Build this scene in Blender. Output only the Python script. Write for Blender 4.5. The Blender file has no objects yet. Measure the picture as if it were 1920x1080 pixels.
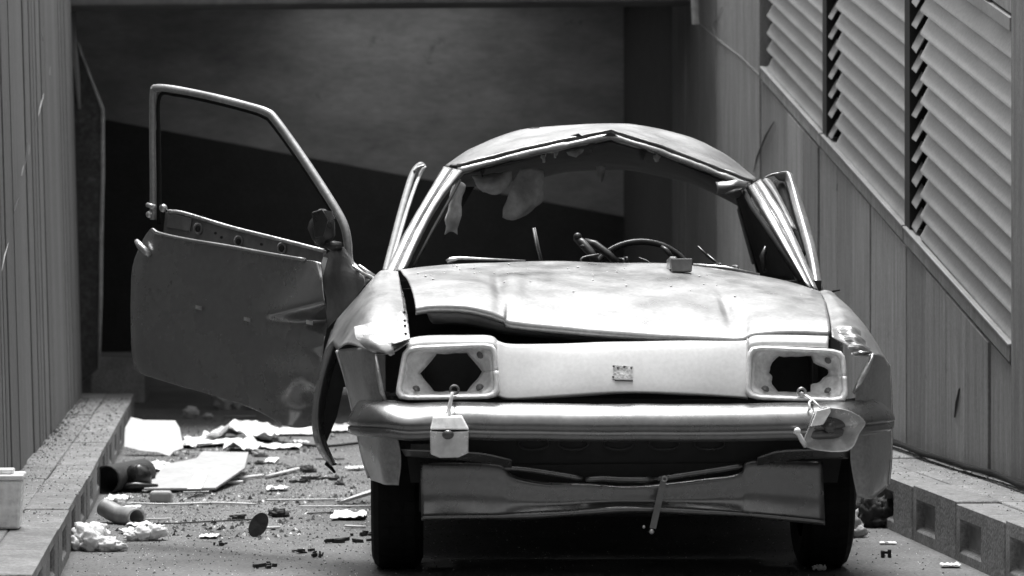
import bpy, bmesh, math, random
import numpy as np
from mathutils import Vector, Matrix, noise
random.seed(7)
SC = bpy.context.scene
COL = SC.collection
# ------------------------------------------------------------------ camera
F, HX, HY, CAMH = 5900.0, 960.0, 421.0, 1.06
cd = bpy.data.cameras.new('camera'); cam = bpy.data.objects.new('camera', cd); COL.objects.link(cam)
cd.sensor_width = 36.0; cd.lens = 36.0 * F / 1920.0; cd.shift_y = -119.0 / 1920.0
cd.clip_start = 0.1; cd.clip_end = 500
cd.dof.use_dof = True; cd.dof.focus_distance = 9.7; cd.dof.aperture_fstop = 6.0
cam.location = (0, 0, CAMH); cam.rotation_euler = (math.radians(90), 0, 0)
SC.camera = cam
# ------------------------------------------------------------------ world, sun, exposure
SUN_EL, SUN_AZ = math.radians(75), math.radians(352)   # azimuth clockwise from +Y
wd = bpy.data.worlds.new('World'); SC.world = wd; wd.use_nodes = True
nt = wd.node_tree
for n in list(nt.nodes): nt.nodes.remove(n)
sky = nt.nodes.new('ShaderNodeTexSky'); sky.sky_type = 'NISHITA'; sky.sun_disc = False
sky.sun_elevation = SUN_EL; sky.sun_rotation = SUN_AZ; sky.air_density = 1.0; sky.dust_density = 4.0
bw = nt.nodes.new('ShaderNodeRGBToBW'); bg = nt.nodes.new('ShaderNodeBackground'); ow = nt.nodes.new('ShaderNodeOutputWorld')
bg.inputs['Strength'].default_value = 0.15
nt.links.new(sky.outputs[0], bw.inputs[0]); nt.links.new(bw.outputs[0], bg.inputs[0]); nt.links.new(bg.outputs[0], ow.inputs[0])
sl = bpy.data.lights.new('sun', 'SUN'); sun = bpy.data.objects.new('sun', sl); COL.objects.link(sun)
sl.energy = 2.0; sl.angle = math.radians(24); sl.color = (1, 1, 1)
sd = Vector((math.sin(SUN_AZ) * math.cos(SUN_EL), math.cos(SUN_AZ) * math.cos(SUN_EL), math.sin(SUN_EL)))
sun.rotation_euler = sd.to_track_quat('Z', 'Y').to_euler(); sun.location = (0, 0, 12)
SC.view_settings.view_transform = 'Standard'; SC.view_settings.look = 'None'
SC.view_settings.exposure = 1.2; SC.view_settings.gamma = 1.0; SC.view_settings.use_curve_mapping = False

# ------------------------------------------------------------------ materials
def mat(name, base, rough=0.6, metal=0.0, var=0.25, scale=6.0, stretch=(1, 1, 1), fine=40.0, fvar=0.12, bump=0.15, bdist=0.004,
        spots=None, rand=0.0, rvar=0.1, alpha=None, coat=0.0, spec=0.5):
    m = bpy.data.materials.new(name); m.use_nodes = True
    t = m.node_tree; N = t.nodes; L = t.links; b = N['Principled BSDF']
    tc = N.new('ShaderNodeTexCoord'); mp = N.new('ShaderNodeMapping'); mp.inputs['Scale'].default_value = stretch
    L.new(tc.outputs['Object'], mp.inputs[0])
    n1 = N.new('ShaderNodeTexNoise'); n1.inputs['Scale'].default_value = scale; n1.inputs['Detail'].default_value = 6; n1.inputs['Roughness'].default_value = 0.62
    n2 = N.new('ShaderNodeTexNoise'); n2.inputs['Scale'].default_value = fine; n2.inputs['Detail'].default_value = 4
    L.new(mp.outputs[0], n1.inputs['Vector']); L.new(mp.outputs[0], n2.inputs['Vector'])
    r1 = N.new('ShaderNodeMapRange'); r1.inputs[1].default_value = 0.3; r1.inputs[2].default_value = 0.7
    r1.inputs[3].default_value = 1 - var; r1.inputs[4].default_value = 1 + var
    r2 = N.new('ShaderNodeMapRange'); r2.inputs[1].default_value = 0.3; r2.inputs[2].default_value = 0.7
    r2.inputs[3].default_value = 1 - fvar; r2.inputs[4].default_value = 1 + fvar
    L.new(n1.outputs[0], r1.inputs[0]); L.new(n2.outputs[0], r2.inputs[0])
    mu = N.new('ShaderNodeMath'); mu.operation = 'MULTIPLY'; L.new(r1.outputs[0], mu.inputs[0]); L.new(r2.outputs[0], mu.inputs[1])
    mb = N.new('ShaderNodeMath'); mb.operation = 'MULTIPLY'; mb.inputs[1].default_value = base; L.new(mu.outputs[0], mb.inputs[0])
    last = mb
    if rand:
        oi = N.new('ShaderNodeObjectInfo'); rr = N.new('ShaderNodeMapRange'); rr.inputs[3].default_value = 1 - rand; rr.inputs[4].default_value = 1 + rand
        L.new(oi.outputs['Random'], rr.inputs[0])
        m3 = N.new('ShaderNodeMath'); m3.operation = 'MULTIPLY'; L.new(last.outputs[0], m3.inputs[0]); L.new(rr.outputs[0], m3.inputs[1]); last = m3
    if spots:   # (scale, threshold, colour)
        for sc_, th, colr in spots:
            n4 = N.new('ShaderNodeTexNoise'); n4.inputs['Scale'].default_value = sc_; n4.inputs['Detail'].default_value = 8; n4.inputs['Roughness'].default_value = 0.7
            L.new(tc.outputs['Object'], n4.inputs['Vector'])
            r4 = N.new('ShaderNodeMapRange'); r4.inputs[1].default_value = th; r4.inputs[2].default_value = th + 0.05
            L.new(n4.outputs[0], r4.inputs[0])
            mx = N.new('ShaderNodeMix'); mx.data_type = 'FLOAT'
            L.new(r4.outputs[0], mx.inputs[0]); L.new(last.outputs[0], mx.inputs[2]); mx.inputs[3].default_value = colr
            last = mx
    L.new(last.outputs[0], b.inputs['Base Color'])
    rm = N.new('ShaderNodeMapRange'); rm.inputs[1].default_value = 0.3; rm.inputs[2].default_value = 0.7
    rm.inputs[3].default_value = max(0.02, rough - rvar); rm.inputs[4].default_value = min(1, rough + rvar)
    L.new(n1.outputs[0], rm.inputs[0]); L.new(rm.outputs[0], b.inputs['Roughness'])
    b.inputs['Metallic'].default_value = metal; b.inputs['Coat Weight'].default_value = coat; b.inputs['Coat Roughness'].default_value = 0.12
    b.inputs['Specular IOR Level'].default_value = spec
    if bump:
        bp = N.new('ShaderNodeBump'); bp.inputs['Strength'].default_value = bump; bp.inputs['Distance'].default_value = bdist
        ad = N.new('ShaderNodeMath'); L.new(n1.outputs[0], ad.inputs[0]); L.new(n2.outputs[0], ad.inputs[1])
        L.new(ad.outputs[0], bp.inputs['Height']); L.new(bp.outputs[0], b.inputs['Normal'])
    return m

M = {}
M['board'] = mat('board_concrete', 0.23, 0.85, var=0.30, scale=5, stretch=(6, 6, 0.5), fine=130, fvar=0.32, bump=0.7, bdist=0.006, rand=0.20, spots=[(9, 0.68, 0.13), (23, 0.70, 0.30), (3.0, 0.66, 0.17)])
M['boardL'] = mat('dark_board_concrete', 0.22, 0.85, var=0.17, scale=5, stretch=(9, 9, 0.35), fine=130, fvar=0.28, bump=0.7, bdist=0.008, rand=0.12, spots=[(11, 0.71, 0.09), (17, 0.74, 0.26)])
M['core'] = mat('joint_shadow_concrete', 0.05, 0.9)
M['louvre'] = mat('painted_louvre_metal', 0.25, 0.55, var=0.14, scale=4, stretch=(1, 1, 1), fine=70, fvar=0.10, bump=0.12, rand=0.10, spots=[(14, 0.72, 0.16)])
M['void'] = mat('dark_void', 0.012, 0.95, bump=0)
M['kerb'] = mat('kerb_concrete', 0.20, 0.9, var=0.36, scale=6, fine=90, fvar=0.3, bump=0.7, rand=0.12, spots=[(5, 0.62, 0.11), (14, 0.66, 0.09), (34, 0.71, 0.42)])
M['recess'] = mat('recess_concrete', 0.20, 0.9, var=0.3, scale=8)
M['ground'] = mat('grey_asphalt', 0.115, 0.85, var=0.42, scale=2.6, fine=75, fvar=0.35, bump=0.6, bdist=0.006, spots=[(2.3, 0.60, 0.07), (9, 0.62, 0.06), (55, 0.70, 0.05), (42, 0.72, 0.42)])
M['stone'] = mat('dark_blocker_stone', 0.12, 0.9)  # for the added building that blocks low sky
M['leaf'] = mat('dark_leaf_steel', 0.035, 0.8, var=0.6, scale=14, fine=40, fvar=.5, bump=.5)
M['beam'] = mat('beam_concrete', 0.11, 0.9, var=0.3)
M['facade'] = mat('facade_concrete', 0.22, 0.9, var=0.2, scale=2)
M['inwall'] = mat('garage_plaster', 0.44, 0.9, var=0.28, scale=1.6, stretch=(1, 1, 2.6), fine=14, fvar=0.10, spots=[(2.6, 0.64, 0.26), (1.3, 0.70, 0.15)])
M['inlow'] = mat('dark_lower_panel', 0.06, 0.8, var=0.2)  # even dark tone for the panel across the lower back wall
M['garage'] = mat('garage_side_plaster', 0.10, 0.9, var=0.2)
M['paint'] = mat('silver_car_paint', 0.31, 0.37, metal=0.55, var=0.22, scale=7, fine=90, fvar=0.14, bump=0.18, bdist=0.002, spots=[(13, 0.68, 0.17), (34, 0.69, 0.14), (70, 0.70, 0.5)], coat=0.15)
M['door'] = mat('shaded_door_paint', 0.25, 0.27, metal=0.7, var=0.08, scale=4, fine=50, fvar=0.08, bump=0.12, bdist=0.002, coat=0.2)  # car paint toned darker, standing in for shade on upright panels
M['panel'] = mat('pale_front_panel', 0.52, 0.42, metal=0.3, var=0.05, scale=3, fine=90, fvar=0.06, bump=0.06, bdist=0.002, spots=[(26, 0.73, 0.35)])
M['badge'] = mat('badge_scar', 0.46, 0.6, var=0.35, scale=60, fine=120, fvar=.3, bump=.4)
M['bare'] = mat('bare_metal', 0.55, 0.35, metal=0.8, var=0.3, scale=14, fine=90, fvar=0.2, bump=0.4)
M['bumper'] = mat('grey_bumper', 0.17, 0.28, metal=0.8, var=0.12, scale=6, fine=60, fvar=0.08, bump=0.08, bdist=0.002)
M['under'] = mat('dark_underside', 0.02, 0.75, var=0.5, scale=9, bump=0.3)
M['dull'] = mat('dull_inner_metal', 0.17, 0.55, metal=0.3, var=0.3, scale=9, bump=0.2)
M['rubber'] = mat('black_rubber', 0.010, 0.8, var=0.3, scale=12, bump=0.3, spec=0.2)
M['rim'] = mat('steel_rim', 0.12, 0.5, metal=0.5)
M['bucket'] = mat('lamp_housing', 0.78, 0.4, metal=0.15, var=0.2, scale=14, fine=80, bump=0.3)
M['lampw'] = mat('white_lamp_plastic', 0.82, 0.3, var=0.12, scale=20)
M['lens'] = mat('lamp_reflector', 0.62, 0.22, metal=0.35, var=0.25, scale=18)
M['bulb'] = mat('smoked_bulb', 0.10, 0.1, metal=0.3)
M['liner'] = mat('headliner', 0.07, 0.85, var=0.35, scale=8)
M['cloth'] = mat('pale_torn_lining', 0.50, 0.9, var=0.3, scale=18, bump=0.4)
M['plastic'] = mat('black_plastic', 0.02, 0.3, var=0.3, scale=10)
M['paper'] = mat('white_paper', 0.80, 0.8, var=0.08, scale=12, fine=60, fvar=0.05, bump=0.2)
M['card'] = mat('pale_cardboard', 0.36, 0.85, var=0.12, scale=9, fvar=0.08)
M['foam'] = mat('pale_foam', 0.78, 0.9, var=0.12, scale=30, bump=0.6)
M['pipe'] = mat('grey_pipe', 0.28, 0.5, var=0.3, scale=14)
M['black'] = mat('charred_debris', 0.03, 0.8, var=0.5, scale=25, bump=0.5)
M['wood'] = mat('pale_wood', 0.60, 0.7, var=0.2, scale=10, stretch=(1, 8, 8))
M['shard'] = mat('glass_grit', 0.78, 0.15, var=0.1)
M['grit'] = mat('dark_grit', 0.06, 0.9, var=0.5)
M['scr'] = mat('dark_scratch', 0.06, 0.9)
M['scl'] = mat('light_scratch', 0.32, 0.9)

# ------------------------------------------------------------------ mesh helpers
def link(name, verts, faces, m, parent=None, smooth=False, solid=0.0, off=0.0, bevel=0.0, loc=None, mats=None, fm=None):
    me = bpy.data.meshes.new(name); me.from_pydata([tuple(map(float, v)) for v in verts], [], faces); me.update()
    bm = bmesh.new(); bm.from_mesh(me); bmesh.ops.recalc_face_normals(bm, faces=bm.faces) if solid == 0 else None; bm.to_mesh(me); bm.free()
    me.materials.append(m)
    if mats:
        for x in mats: me.materials.append(x)
        if fm:
            for p, i in zip(me.polygons, fm): p.material_index = i
    if smooth: me.polygons.foreach_set('use_smooth', [True] * len(me.polygons))
    o = bpy.data.objects.new(name, me); COL.objects.link(o)
    if parent: o.parent = parent
    if loc is not None: o.location = loc
    if solid:
        s = o.modifiers.new('thickness', 'SOLIDIFY'); s.thickness = solid; s.offset = off
    if bevel:
        b = o.modifiers.new('edge', 'BEVEL'); b.width = bevel; b.segments = 2; b.limit_method = 'ANGLE'; b.angle_limit = math.radians(40)
    return o
class MB:
    def __init__(s): s.v = []; s.f = []
    def add(s, v, f):
        n = len(s.v); s.v += [tuple(x) for x in v]; s.f += [tuple(i + n for i in q) for q in f]; return s
    def box(s, a, b):
        x0, y0, z0 = a; x1, y1, z1 = b
        return s.add([(x0, y0, z0), (x1, y0, z0), (x1, y1, z0), (x0, y1, z0), (x0, y0, z1), (x1, y0, z1), (x1, y1, z1), (x0, y1, z1)],
                     [(0, 3, 2, 1), (4, 5, 6, 7), (0, 1, 5, 4), (1, 2, 6, 5), (2, 3, 7, 6), (3, 0, 4, 7)])
    def hexa(s, p):
        return s.add(p, [(0, 3, 2, 1), (4, 5, 6, 7), (0, 1, 5, 4), (1, 2, 6, 5), (2, 3, 7, 6), (3, 0, 4, 7)])
    def prism(s, poly, d):     # poly: 3D points, extruded by vector d
        n = len(poly); d = Vector(d); p = [Vector(q) for q in poly]
        f = [tuple(range(n))[::-1], tuple(range(n, 2 * n))] + [(i, (i + 1) % n, n + (i + 1) % n, n + i) for i in range(n)]
        return s.add([tuple(q) for q in p] + [tuple(q + d) for q in p], f)
    def tube(s, pts, r, n=8, flat=1.0, cap=True):
        pts = [Vector(p) for p in pts]; rs = r if isinstance(r, (list, tuple)) else [r] * len(pts)
        rings = []; up = None
        for i, p in enumerate(pts):
            a = pts[max(i - 1, 0)]; b = pts[min(i + 1, len(pts) - 1)]; t = (b - a).normalized()
            if up is None: up = Vector((0, 0, 1)) if abs(t.z) < 0.9 else Vector((1, 0, 0))
            x = t.cross(up).normalized(); y = x.cross(t).normalized(); up = y
            rings.append([p + (x * math.cos(k * 2 * math.pi / n) + y * flat * math.sin(k * 2 * math.pi / n)) * rs[i] for k in range(n)])
        v = [q for ring in rings for q in ring]; f = []
        for i in range(len(pts) - 1):
            for k in range(n): f.append((i * n + k, i * n + (k + 1) % n, (i + 1) * n + (k + 1) % n, (i + 1) * n + k))
        if cap: f += [tuple(range(n))[::-1], tuple(range((len(pts) - 1) * n, len(pts) * n))]
        return s.add(v, f)
    def ball(s, c, r, sq=(1, 1, 1), nu=12, nv=8, amp=0.0, fr=3.0):
        c = Vector(c); v = []; f = []
        for j in range(nv + 1):
            th = math.pi * j / nv
            for i in range(nu):
                ph = 2 * math.pi * i / nu
                d = Vector((math.sin(th) * math.cos(ph), math.sin(th) * math.sin(ph), math.cos(th)))
                k = 1 + (amp * noise.noise(d * fr + c * 7) if amp else 0)
                v.append(c + Vector((d.x * sq[0], d.y * sq[1], d.z * sq[2])) * r * k)
        for j in range(nv):
            for i in range(nu): f.append((j * nu + i, (j + 1) * nu + i, (j + 1) * nu + (i + 1) % nu, j * nu + (i + 1) % nu))
        return s.add(v, f)
    def grid(s, A):
        h, w = A.shape[:2]; n = len(s.v)
        s.v += [tuple(x) for x in A.reshape(-1, 3)]
        s.f += [(n + j * w + i, n + j * w + i + 1, n + (j + 1) * w + i + 1, n + (j + 1) * w + i) for j in range(h - 1) for i in range(w - 1)]
        return s
    def build(s, name, m, parent=None, **k): return link(name, s.v, s.f, m, parent, **k)
def crom(P, n):      # Catmull-Rom resample of P (k,...)-array to n samples
    P = np.asarray(P, float); k = len(P)
    if k == 2:
        t = np.linspace(0, 1, n).reshape([-1] + [1] * (P.ndim - 1)); return P[0] * (1 - t) + P[1] * t
    E = np.concatenate([[2 * P[0] - P[1]], P, [2 * P[-1] - P[-2]]]); out = []
    for u in np.linspace(0, k - 1, n):
        i = min(int(u), k - 2); t = u - i; a, b, c, d = E[i], E[i + 1], E[i + 2], E[i + 3]
        out.append(0.5 * (2 * b + (c - a) * t + (2 * a - 5 * b + 4 * c - d) * t * t + (3 * b - a - 3 * c + d) * t ** 3))
    return np.array(out)
def lin(P, n):
    P = np.asarray(P, float); k = len(P); out = []
    for u in np.linspace(0, k - 1, n):
        i = min(int(u), k - 2); t = u - i; out.append(P[i] * (1 - t) + P[i + 1] * t)
    return np.array(out)
def loft(rows, nv, nu):
    R = np.array([crom(r, nu) for r in rows]); return crom(R, nv)
def normals(A):
    du = np.gradient(A, axis=1); dv = np.gradient(A, axis=0); n = np.cross(du, dv)
    return n / (np.linalg.norm(n, axis=2, keepdims=True) + 1e-9)
def disp(A, fn):
    N = normals(A); B = A.copy()
    for j in range(A.shape[0]):
        for i in range(A.shape[1]): B[j, i] += N[j, i] * fn(A[j, i], i / (A.shape[1] - 1), j / (A.shape[0] - 1))
    return B
def nz(p, s, seed=0): return noise.noise(Vector((p[0] * s + seed, p[1] * s, p[2] * s)))
def crumple(p, s, seed=0):      # faceted, creased
    d, _ = noise.voronoi(Vector((p[0] * s + seed, p[1] * s, p[2] * s))); return d[0] - 0.4
def empty(name, loc=(0, 0, 0), rz=0.0, label=None, cat=None, group=None, kind=None):
    o = bpy.data.objects.new(name, None); COL.objects.link(o); o.location = loc; o.rotation_euler = (0, 0, rz); o.empty_display_size = 0.2
    return tag(o, label, cat, group, kind)
def tag(o, label=None, cat=None, group=None, kind=None):
    if label: o['label'] = label
    if cat: o['category'] = cat
    if group: o['group'] = group
    if kind: o['kind'] = kind
    return o
def twin(o, name, parent, loc=None):
    c = o.copy(); c.name = name; COL.objects.link(c); c.parent = parent
    if loc is not None: c.location = loc
    return c
def ground_pt(px, py, z=0.0):     # where the sight line meets the level z
    Y = F * (CAMH - z) / (py - HY); return Vector(((px - HX) / F * Y, Y, z))
def world_pt(px, py, Y): return Vector(((px - HX) / F * Y, Y, CAMH - (py - HY) / F * Y))

# corridor frame: s along the ramp, t across it
PHI = math.atan(530.0 / F); CS, SN = math.cos(PHI), math.sin(PHI)
def st(s, t, z=0.0): return Vector((t * CS - s * SN, t * SN + s * CS, z))
def s_of(Y, t): return (Y - t * SN) / CS

# ================================================================== SETTING
g = MB().add([(-120, -120, 0), (120, -120, 0), (120, 120, 0), (-120, 120, 0)], [(0, 1, 2, 3)]).build('ground', M['ground'])
tag(g, 'grey asphalt ramp littered with debris', kind='structure')

bd_ = empty('added_building', (0, -17, 0), 0, 'added dark building behind the viewer that blocks low sky', 'building')  # added, unseen: keeps bright low sky out of the car's reflections
MB().box((-30, -6, 0), (30, 0, 13)).build('wall', M['stone'], bd_)
for fl_ in range(4):
    for k in range(-9, 10): MB().box((k * 3 - .6, .003, 1 + fl_ * 3.1), (k * 3 + .6, .05, 2.9 + fl_ * 3.1)).build('window', M['plastic'], bd_)  # plain window boxes dressing the added building

# ---- kerbs (blocks with a sunk square panel on the face, a paver behind each)
def kerb(face_t, back_t, h, s0, n, rec0, rec1, label):
    root = empty('kerb', st(0, 0), PHI, label, kind='structure')
    sg = 1 if back_t > face_t else -1; w = 0.145; L = 0.63
    def block_mb():
        m = MB(); z0, z1 = 0.035, h - 0.03 if h < 0.17 else h - 0.045; d = 0.028
        P = lambda s, t, z: (face_t + sg * t, s, z)
        a, b = rec0, rec1
        # front face as a ring around the recess
        o = [P(0, 0, -0.05), P(L - .004, 0, -0.05), P(L - .004, 0, h), P(0, 0, h)]; i = [P(a, 0, z0), P(b, 0, z0), P(b, 0, z1), P(a, 0, z1)]
        q = [P(a + .012, d, z0 + .012), P(b - .012, d, z0 + .012), P(b - .012, d, z1 - .012), P(a + .012, d, z1 - .012)]
        k = [P(0, w, -0.05), P(L - .004, w, -0.05), P(L - .004, w, h), P(0, w, h)]
        f = [(j, (j + 1) % 4, 4 + (j + 1) % 4, 4 + j) for j in range(4)] + [(4 + j, 4 + (j + 1) % 4, 8 + (j + 1) % 4, 8 + j) for j in range(4)] + [(8, 9, 10, 11)]
        f += [(0, 12, 13, 1), (1, 13, 14, 2), (2, 14, 15, 3), (3, 15, 12, 0), (12, 15, 14, 13)]
        m.add(o + i + q + k, f); return m
    fm = [0] * 8 + [1] + [0] * 5
    bm_ = block_mb(); first = link('kerb_block', bm_.v, bm_.f, M['kerb'], root, bevel=0.009, mats=[M['recess']], fm=fm)
    x0 = face_t + sg * (w + .0015); x1 = back_t + sg * 0.04
    pv = MB().box((min(x0, x1), 0, -.05), (max(x0, x1), L - .004, h)).build('paver', M['kerb'], root, bevel=0.006)
    for k in range(n):
        b = first if k == 0 else twin(first, 'kerb_block', root); p = pv if k == 0 else twin(pv, 'paver', root)
        b.location = (random.uniform(-.003, .003), s0 + k * L, random.uniform(-.004, .004))
        p.location = (0, s0 + k * L + (0.3 if k % 2 else 0.0) * 0, random.uniform(-.005, .003))
    return root
kerb(-0.509, -0.772, 0.15, s_of(8.8, -.5) - 0.63 * 5, 18, 0.20, 0.45, 'low concrete kerb of blocks along the left wall')
kerb(2.286, 2.634, 0.182, s_of(10.57, 2.29) - 0.63 * 7, 18, 0.31, 0.575, 'low concrete kerb of blocks along the louvred right wall')

# ---- left board wall
lw = empty('concrete_wall', st(0, -0.774), PHI, 'dark board marked concrete wall at the left without louvres', 'wall')
lw.rotation_euler = (0, math.radians(-1.6), PHI)
s = -9.0; first = True  # unseen stretch past the camera is added to block low sky
while s < 16.72:
    w = random.choice([.11, .15, .2, .26, .34]); w = w if s > 4 else .6; e = min(s + w, 16.72); pr = random.uniform(0, .010)
    MB().box((-.06, s + .003, 0.10), (pr, e - .002, 2.7)).build('board', M['boardL'], lw, bevel=0.003); s = e
MB().box((-.35, -9.0, 0.09), (-.062, 16.70, 2.68)).build('wall_core', M['core'], lw)
for pts, mm in (([(105, 125), (104, 142)], 'scl'), ([(92, 175), (86, 195), (80, 218)], 'scl'), ([(62, 272), (60, 290)], 'scl'), ([(50, 310), (46, 330)], 'scl'), ([(18, 455), (10, 480), (4, 508)], 'scl'), ([(58, 268), (54, 305), (50, 325)], 'scr'), ([(40, 370), (34, 385), (30, 400)], 'scr'), ([(76, 225), (70, 250)], 'scr'), ([(90, 60), (92, 70), (93, 78)], 'scl')):
    m = MB()
    # scratches lie in the wall face, on the sight line at the wall plane
    q = []
    for px, py in pts:
        Y = F * (-0.774 / CS) / (px - 430.0); sv = s_of(Y, -.774); q.append((0.024, sv, CAMH - (py - HY) / F * Y))
    m.tube(q, [0.001] + [0.003] * (len(q) - 2) + [0.001], 5, cap=True); m.build('scratch', M[mm], lw)

# ---- right board wall with louvres
TW = 2.634
rw = empty('concrete_wall', st(0, TW), PHI, 'pale board marked concrete wall at the right holding sloping louvres', 'wall')
def sY(px): return s_of(F * TW / CS / (px - 430.0), TW)
S_FAR, S_NEAR = sY(1430), sY(1898)
def zb(s): return 0.655 + (s - S_NEAR) * (1.843 - 0.655) / (S_FAR - S_NEAR)
LH = 1.045
js = [sY(p) for p in (1262, 1274, 1288, 1300, 1313, 1330, 1346, 1368, 1398, 1428)] + [sY(p) for p in (1452, 1480, 1510, 1537, 1570, 1600, 1633, 1665, 1700, 1738, 1778, 1815, 1858, 1900)]
a = js[-1]
while a > -9: a -= random.choice([.25, .33, .42]) if a > 5 else .7; js.append(a)  # boards carried on unseen past the camera to keep low sky off the car
for i in range(len(js) - 1):
    s1, s0 = js[i], js[i + 1]; pr = -random.uniform(0, .012); sm = (s0 + s1) / 2
    lo = 0.13
    def bd(za0, za1, zc0, zc1):
        x0, x1 = pr, 0.05; a0, a1 = s0 + .003, s1 - .003
        MB().hexa([(x0, a0, za0), (x1, a0, za0), (x1, a1, za1), (x0, a1, za1), (x0, a0, zc0), (x1, a0, zc0), (x1, a1, zc1), (x0, a1, zc1)]).build('board', M['board'], rw, bevel=0.003)
    if S_NEAR - .01 < sm < S_FAR + .02:
        bd(lo + .05, lo + .05, zb(s0) - .075, zb(s1) - .075)
        if zb(s1) + LH + .07 < 2.75: bd(zb(s0) + LH + .07, zb(s1) + LH + .07, 2.8, 2.8)
    else: bd(lo + .05, lo + .05, 2.8, 2.8)
MB().box((.30, -9, .1), (.40, js[0], 2.78)).build('wall_core', M['core'], rw)
MB().hexa([(.052, -9, .1), (.29, -9, .1), (.29, S_NEAR - .03, .1), (.052, S_NEAR - .03, .1), (.052, -9, 2.78), (.29, -9, 2.78), (.29, S_NEAR - .03, 2.78), (.052, S_NEAR - .03, 2.78)]).build('wall_core', M['core'], rw)
MB().hexa([(.052, S_FAR + .03, .1), (.29, S_FAR + .03, .1), (.29, js[0], .1), (.052, js[0], .1), (.052, S_FAR + .03, 2.78), (.29, S_FAR + .03, 2.78), (.29, js[0], 2.78), (.052, js[0], 2.78)]).build('wall_core', M['core'], rw)
MB().hexa([(.052, S_NEAR - .02, .1), (.29, S_NEAR - .02, .1), (.29, S_FAR + .02, .1), (.052, S_FAR + .02, .1), (.052, S_NEAR - .02, zb(S_NEAR) - .09), (.29, S_NEAR - .02, zb(S_NEAR) - .09), (.29, S_FAR + .02, zb(S_FAR) - .09), (.052, S_FAR + .02, zb(S_FAR) - .09)]).build('wall_core', M['core'], rw)
def wallq(px, py, x):
    Y = F * TW / CS / (px - 430.0); return (x, s_of(Y, TW), CAMH - (py - HY) / F * Y)
for pts, mm, r in (([(1456, 228), (1440, 255), (1424, 295), (1418, 322)], 'scr', .006), ([(1805, 728), (1800, 755), (1796, 782)], 'scr', .007), ([(1448, 110), (1447, 122)], 'scr', .004), ([(1358, 10), (1340, 50), (1350, 78)], 'scl', .003), ([(1575, 345), (1574, 358)], 'scr', .004)):
    m = MB(); m.tube([wallq(px, py, -.012) for px, py in pts], [r * .4] + [r] * (len(pts) - 2) + [r * .4], 5); m.build('scratch', M[mm], rw)
# the thin pale strip up the wall beyond the louvres, and cable along the foot
for pts in ([(1310, 40), (1360, 82), (1395, 108), (1428, 140)],):
    m = MB(); m.tube([wallq(px, py, -.010) for px, py in pts], .004, 5); m.build('trim_strip', M['board'], rw)
cb = empty('cable', st(0, TW), PHI, 'black cable lying along the foot of the right wall', 'cable')
for dz, dx in ((.200, -.03), (.204, -.055)):
    m = MB(); m.tube([(dx + random.uniform(-.008, .008), 7 + k * .35, dz + random.uniform(0, .012)) for k in range(28)], .010, 6); m.build('cable_strand', M['rubber'], cb, smooth=True)

lv = empty('louvre_vent', st(0, TW), PHI, 'sloping pale louvre panel set in the right hand wall', 'louvre')
PITCH = 0.0870; nS = 12
bays = [(1436, 1543), (1551, 1558), (1564, 1697), (1707, 1716), (1723, 1896)]
for bi, (p0, p1) in enumerate(bays):
    s1, s0 = sY(p0), sY(p1)
    mini = p1 - p0 < 20
    for n in range(nS + 1):
        if n == nS: continue
        j0 = random.uniform(-.004, .004); o = n * PITCH + (0.012 if mini else 0) + j0
        tilt = random.uniform(-.004, .004)
        q = []
        for ss, dd in ((s0, tilt), (s1, -tilt)):
            z = zb(ss) + o + dd
            q.append([(.044, ss, z + .081), (.006, ss, z + .012), (.004, ss, z + .005), (.046, ss, z + .073)])
        MB().add(q[0] + q[1], [(0, 1, 2, 3), (7, 6, 5, 4), (0, 4, 5, 1), (1, 5, 6, 2), (2, 6, 7, 3), (3, 7, 4, 0)]).build('slat', M['louvre'], lv)
for p0, p1 in ((1542.5, 1550), (1696.5, 1706)):
    a, b = sY(p1), sY(p0)
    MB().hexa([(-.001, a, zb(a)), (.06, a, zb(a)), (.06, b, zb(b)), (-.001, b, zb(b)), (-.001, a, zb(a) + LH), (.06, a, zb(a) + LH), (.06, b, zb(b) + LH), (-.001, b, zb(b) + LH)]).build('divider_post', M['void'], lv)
def sloped(x0, x1, z0, z1, sa, sb, name, m):
    MB().hexa([(x0, sa, zb(sa) + z0), (x1, sa, zb(sa) + z0), (x1, sb, zb(sb) + z0), (x0, sb, zb(sb) + z0), (x0, sa, zb(sa) + z1), (x1, sa, zb(sa) + z1), (x1, sb, zb(sb) + z1), (x0, sb, zb(sb) + z1)]).build(name, m, lv, bevel=.003)
for p0, p1 in ((1430, 1543), (1544, 1698), (1699, 1899)):
    sloped(-.012, .05, -.060, -.008, sY(p1) + .004, sY(p0) - .004, 'sill', M['board'])
    sloped(-.016, .05, -.007, .003, sY(p1) + .004, sY(p0) - .004, 'sill_edge', M['louvre'])
sloped(-.010, .05, LH + .012, LH + .06, S_NEAR, S_FAR, 'head_rail', M['louvre'])
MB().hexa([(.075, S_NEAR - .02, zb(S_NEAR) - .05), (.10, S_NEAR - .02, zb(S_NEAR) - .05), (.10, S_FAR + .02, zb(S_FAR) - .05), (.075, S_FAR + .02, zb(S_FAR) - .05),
           (.075, S_NEAR - .02, zb(S_NEAR) + LH + .05), (.10, S_NEAR - .02, zb(S_NEAR) + LH + .05), (.10, S_FAR + .02, zb(S_FAR) + LH + .05), (.075, S_FAR + .02, zb(S_FAR) + LH + .05)]).build('back_panel', M['void'], lv)

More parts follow.
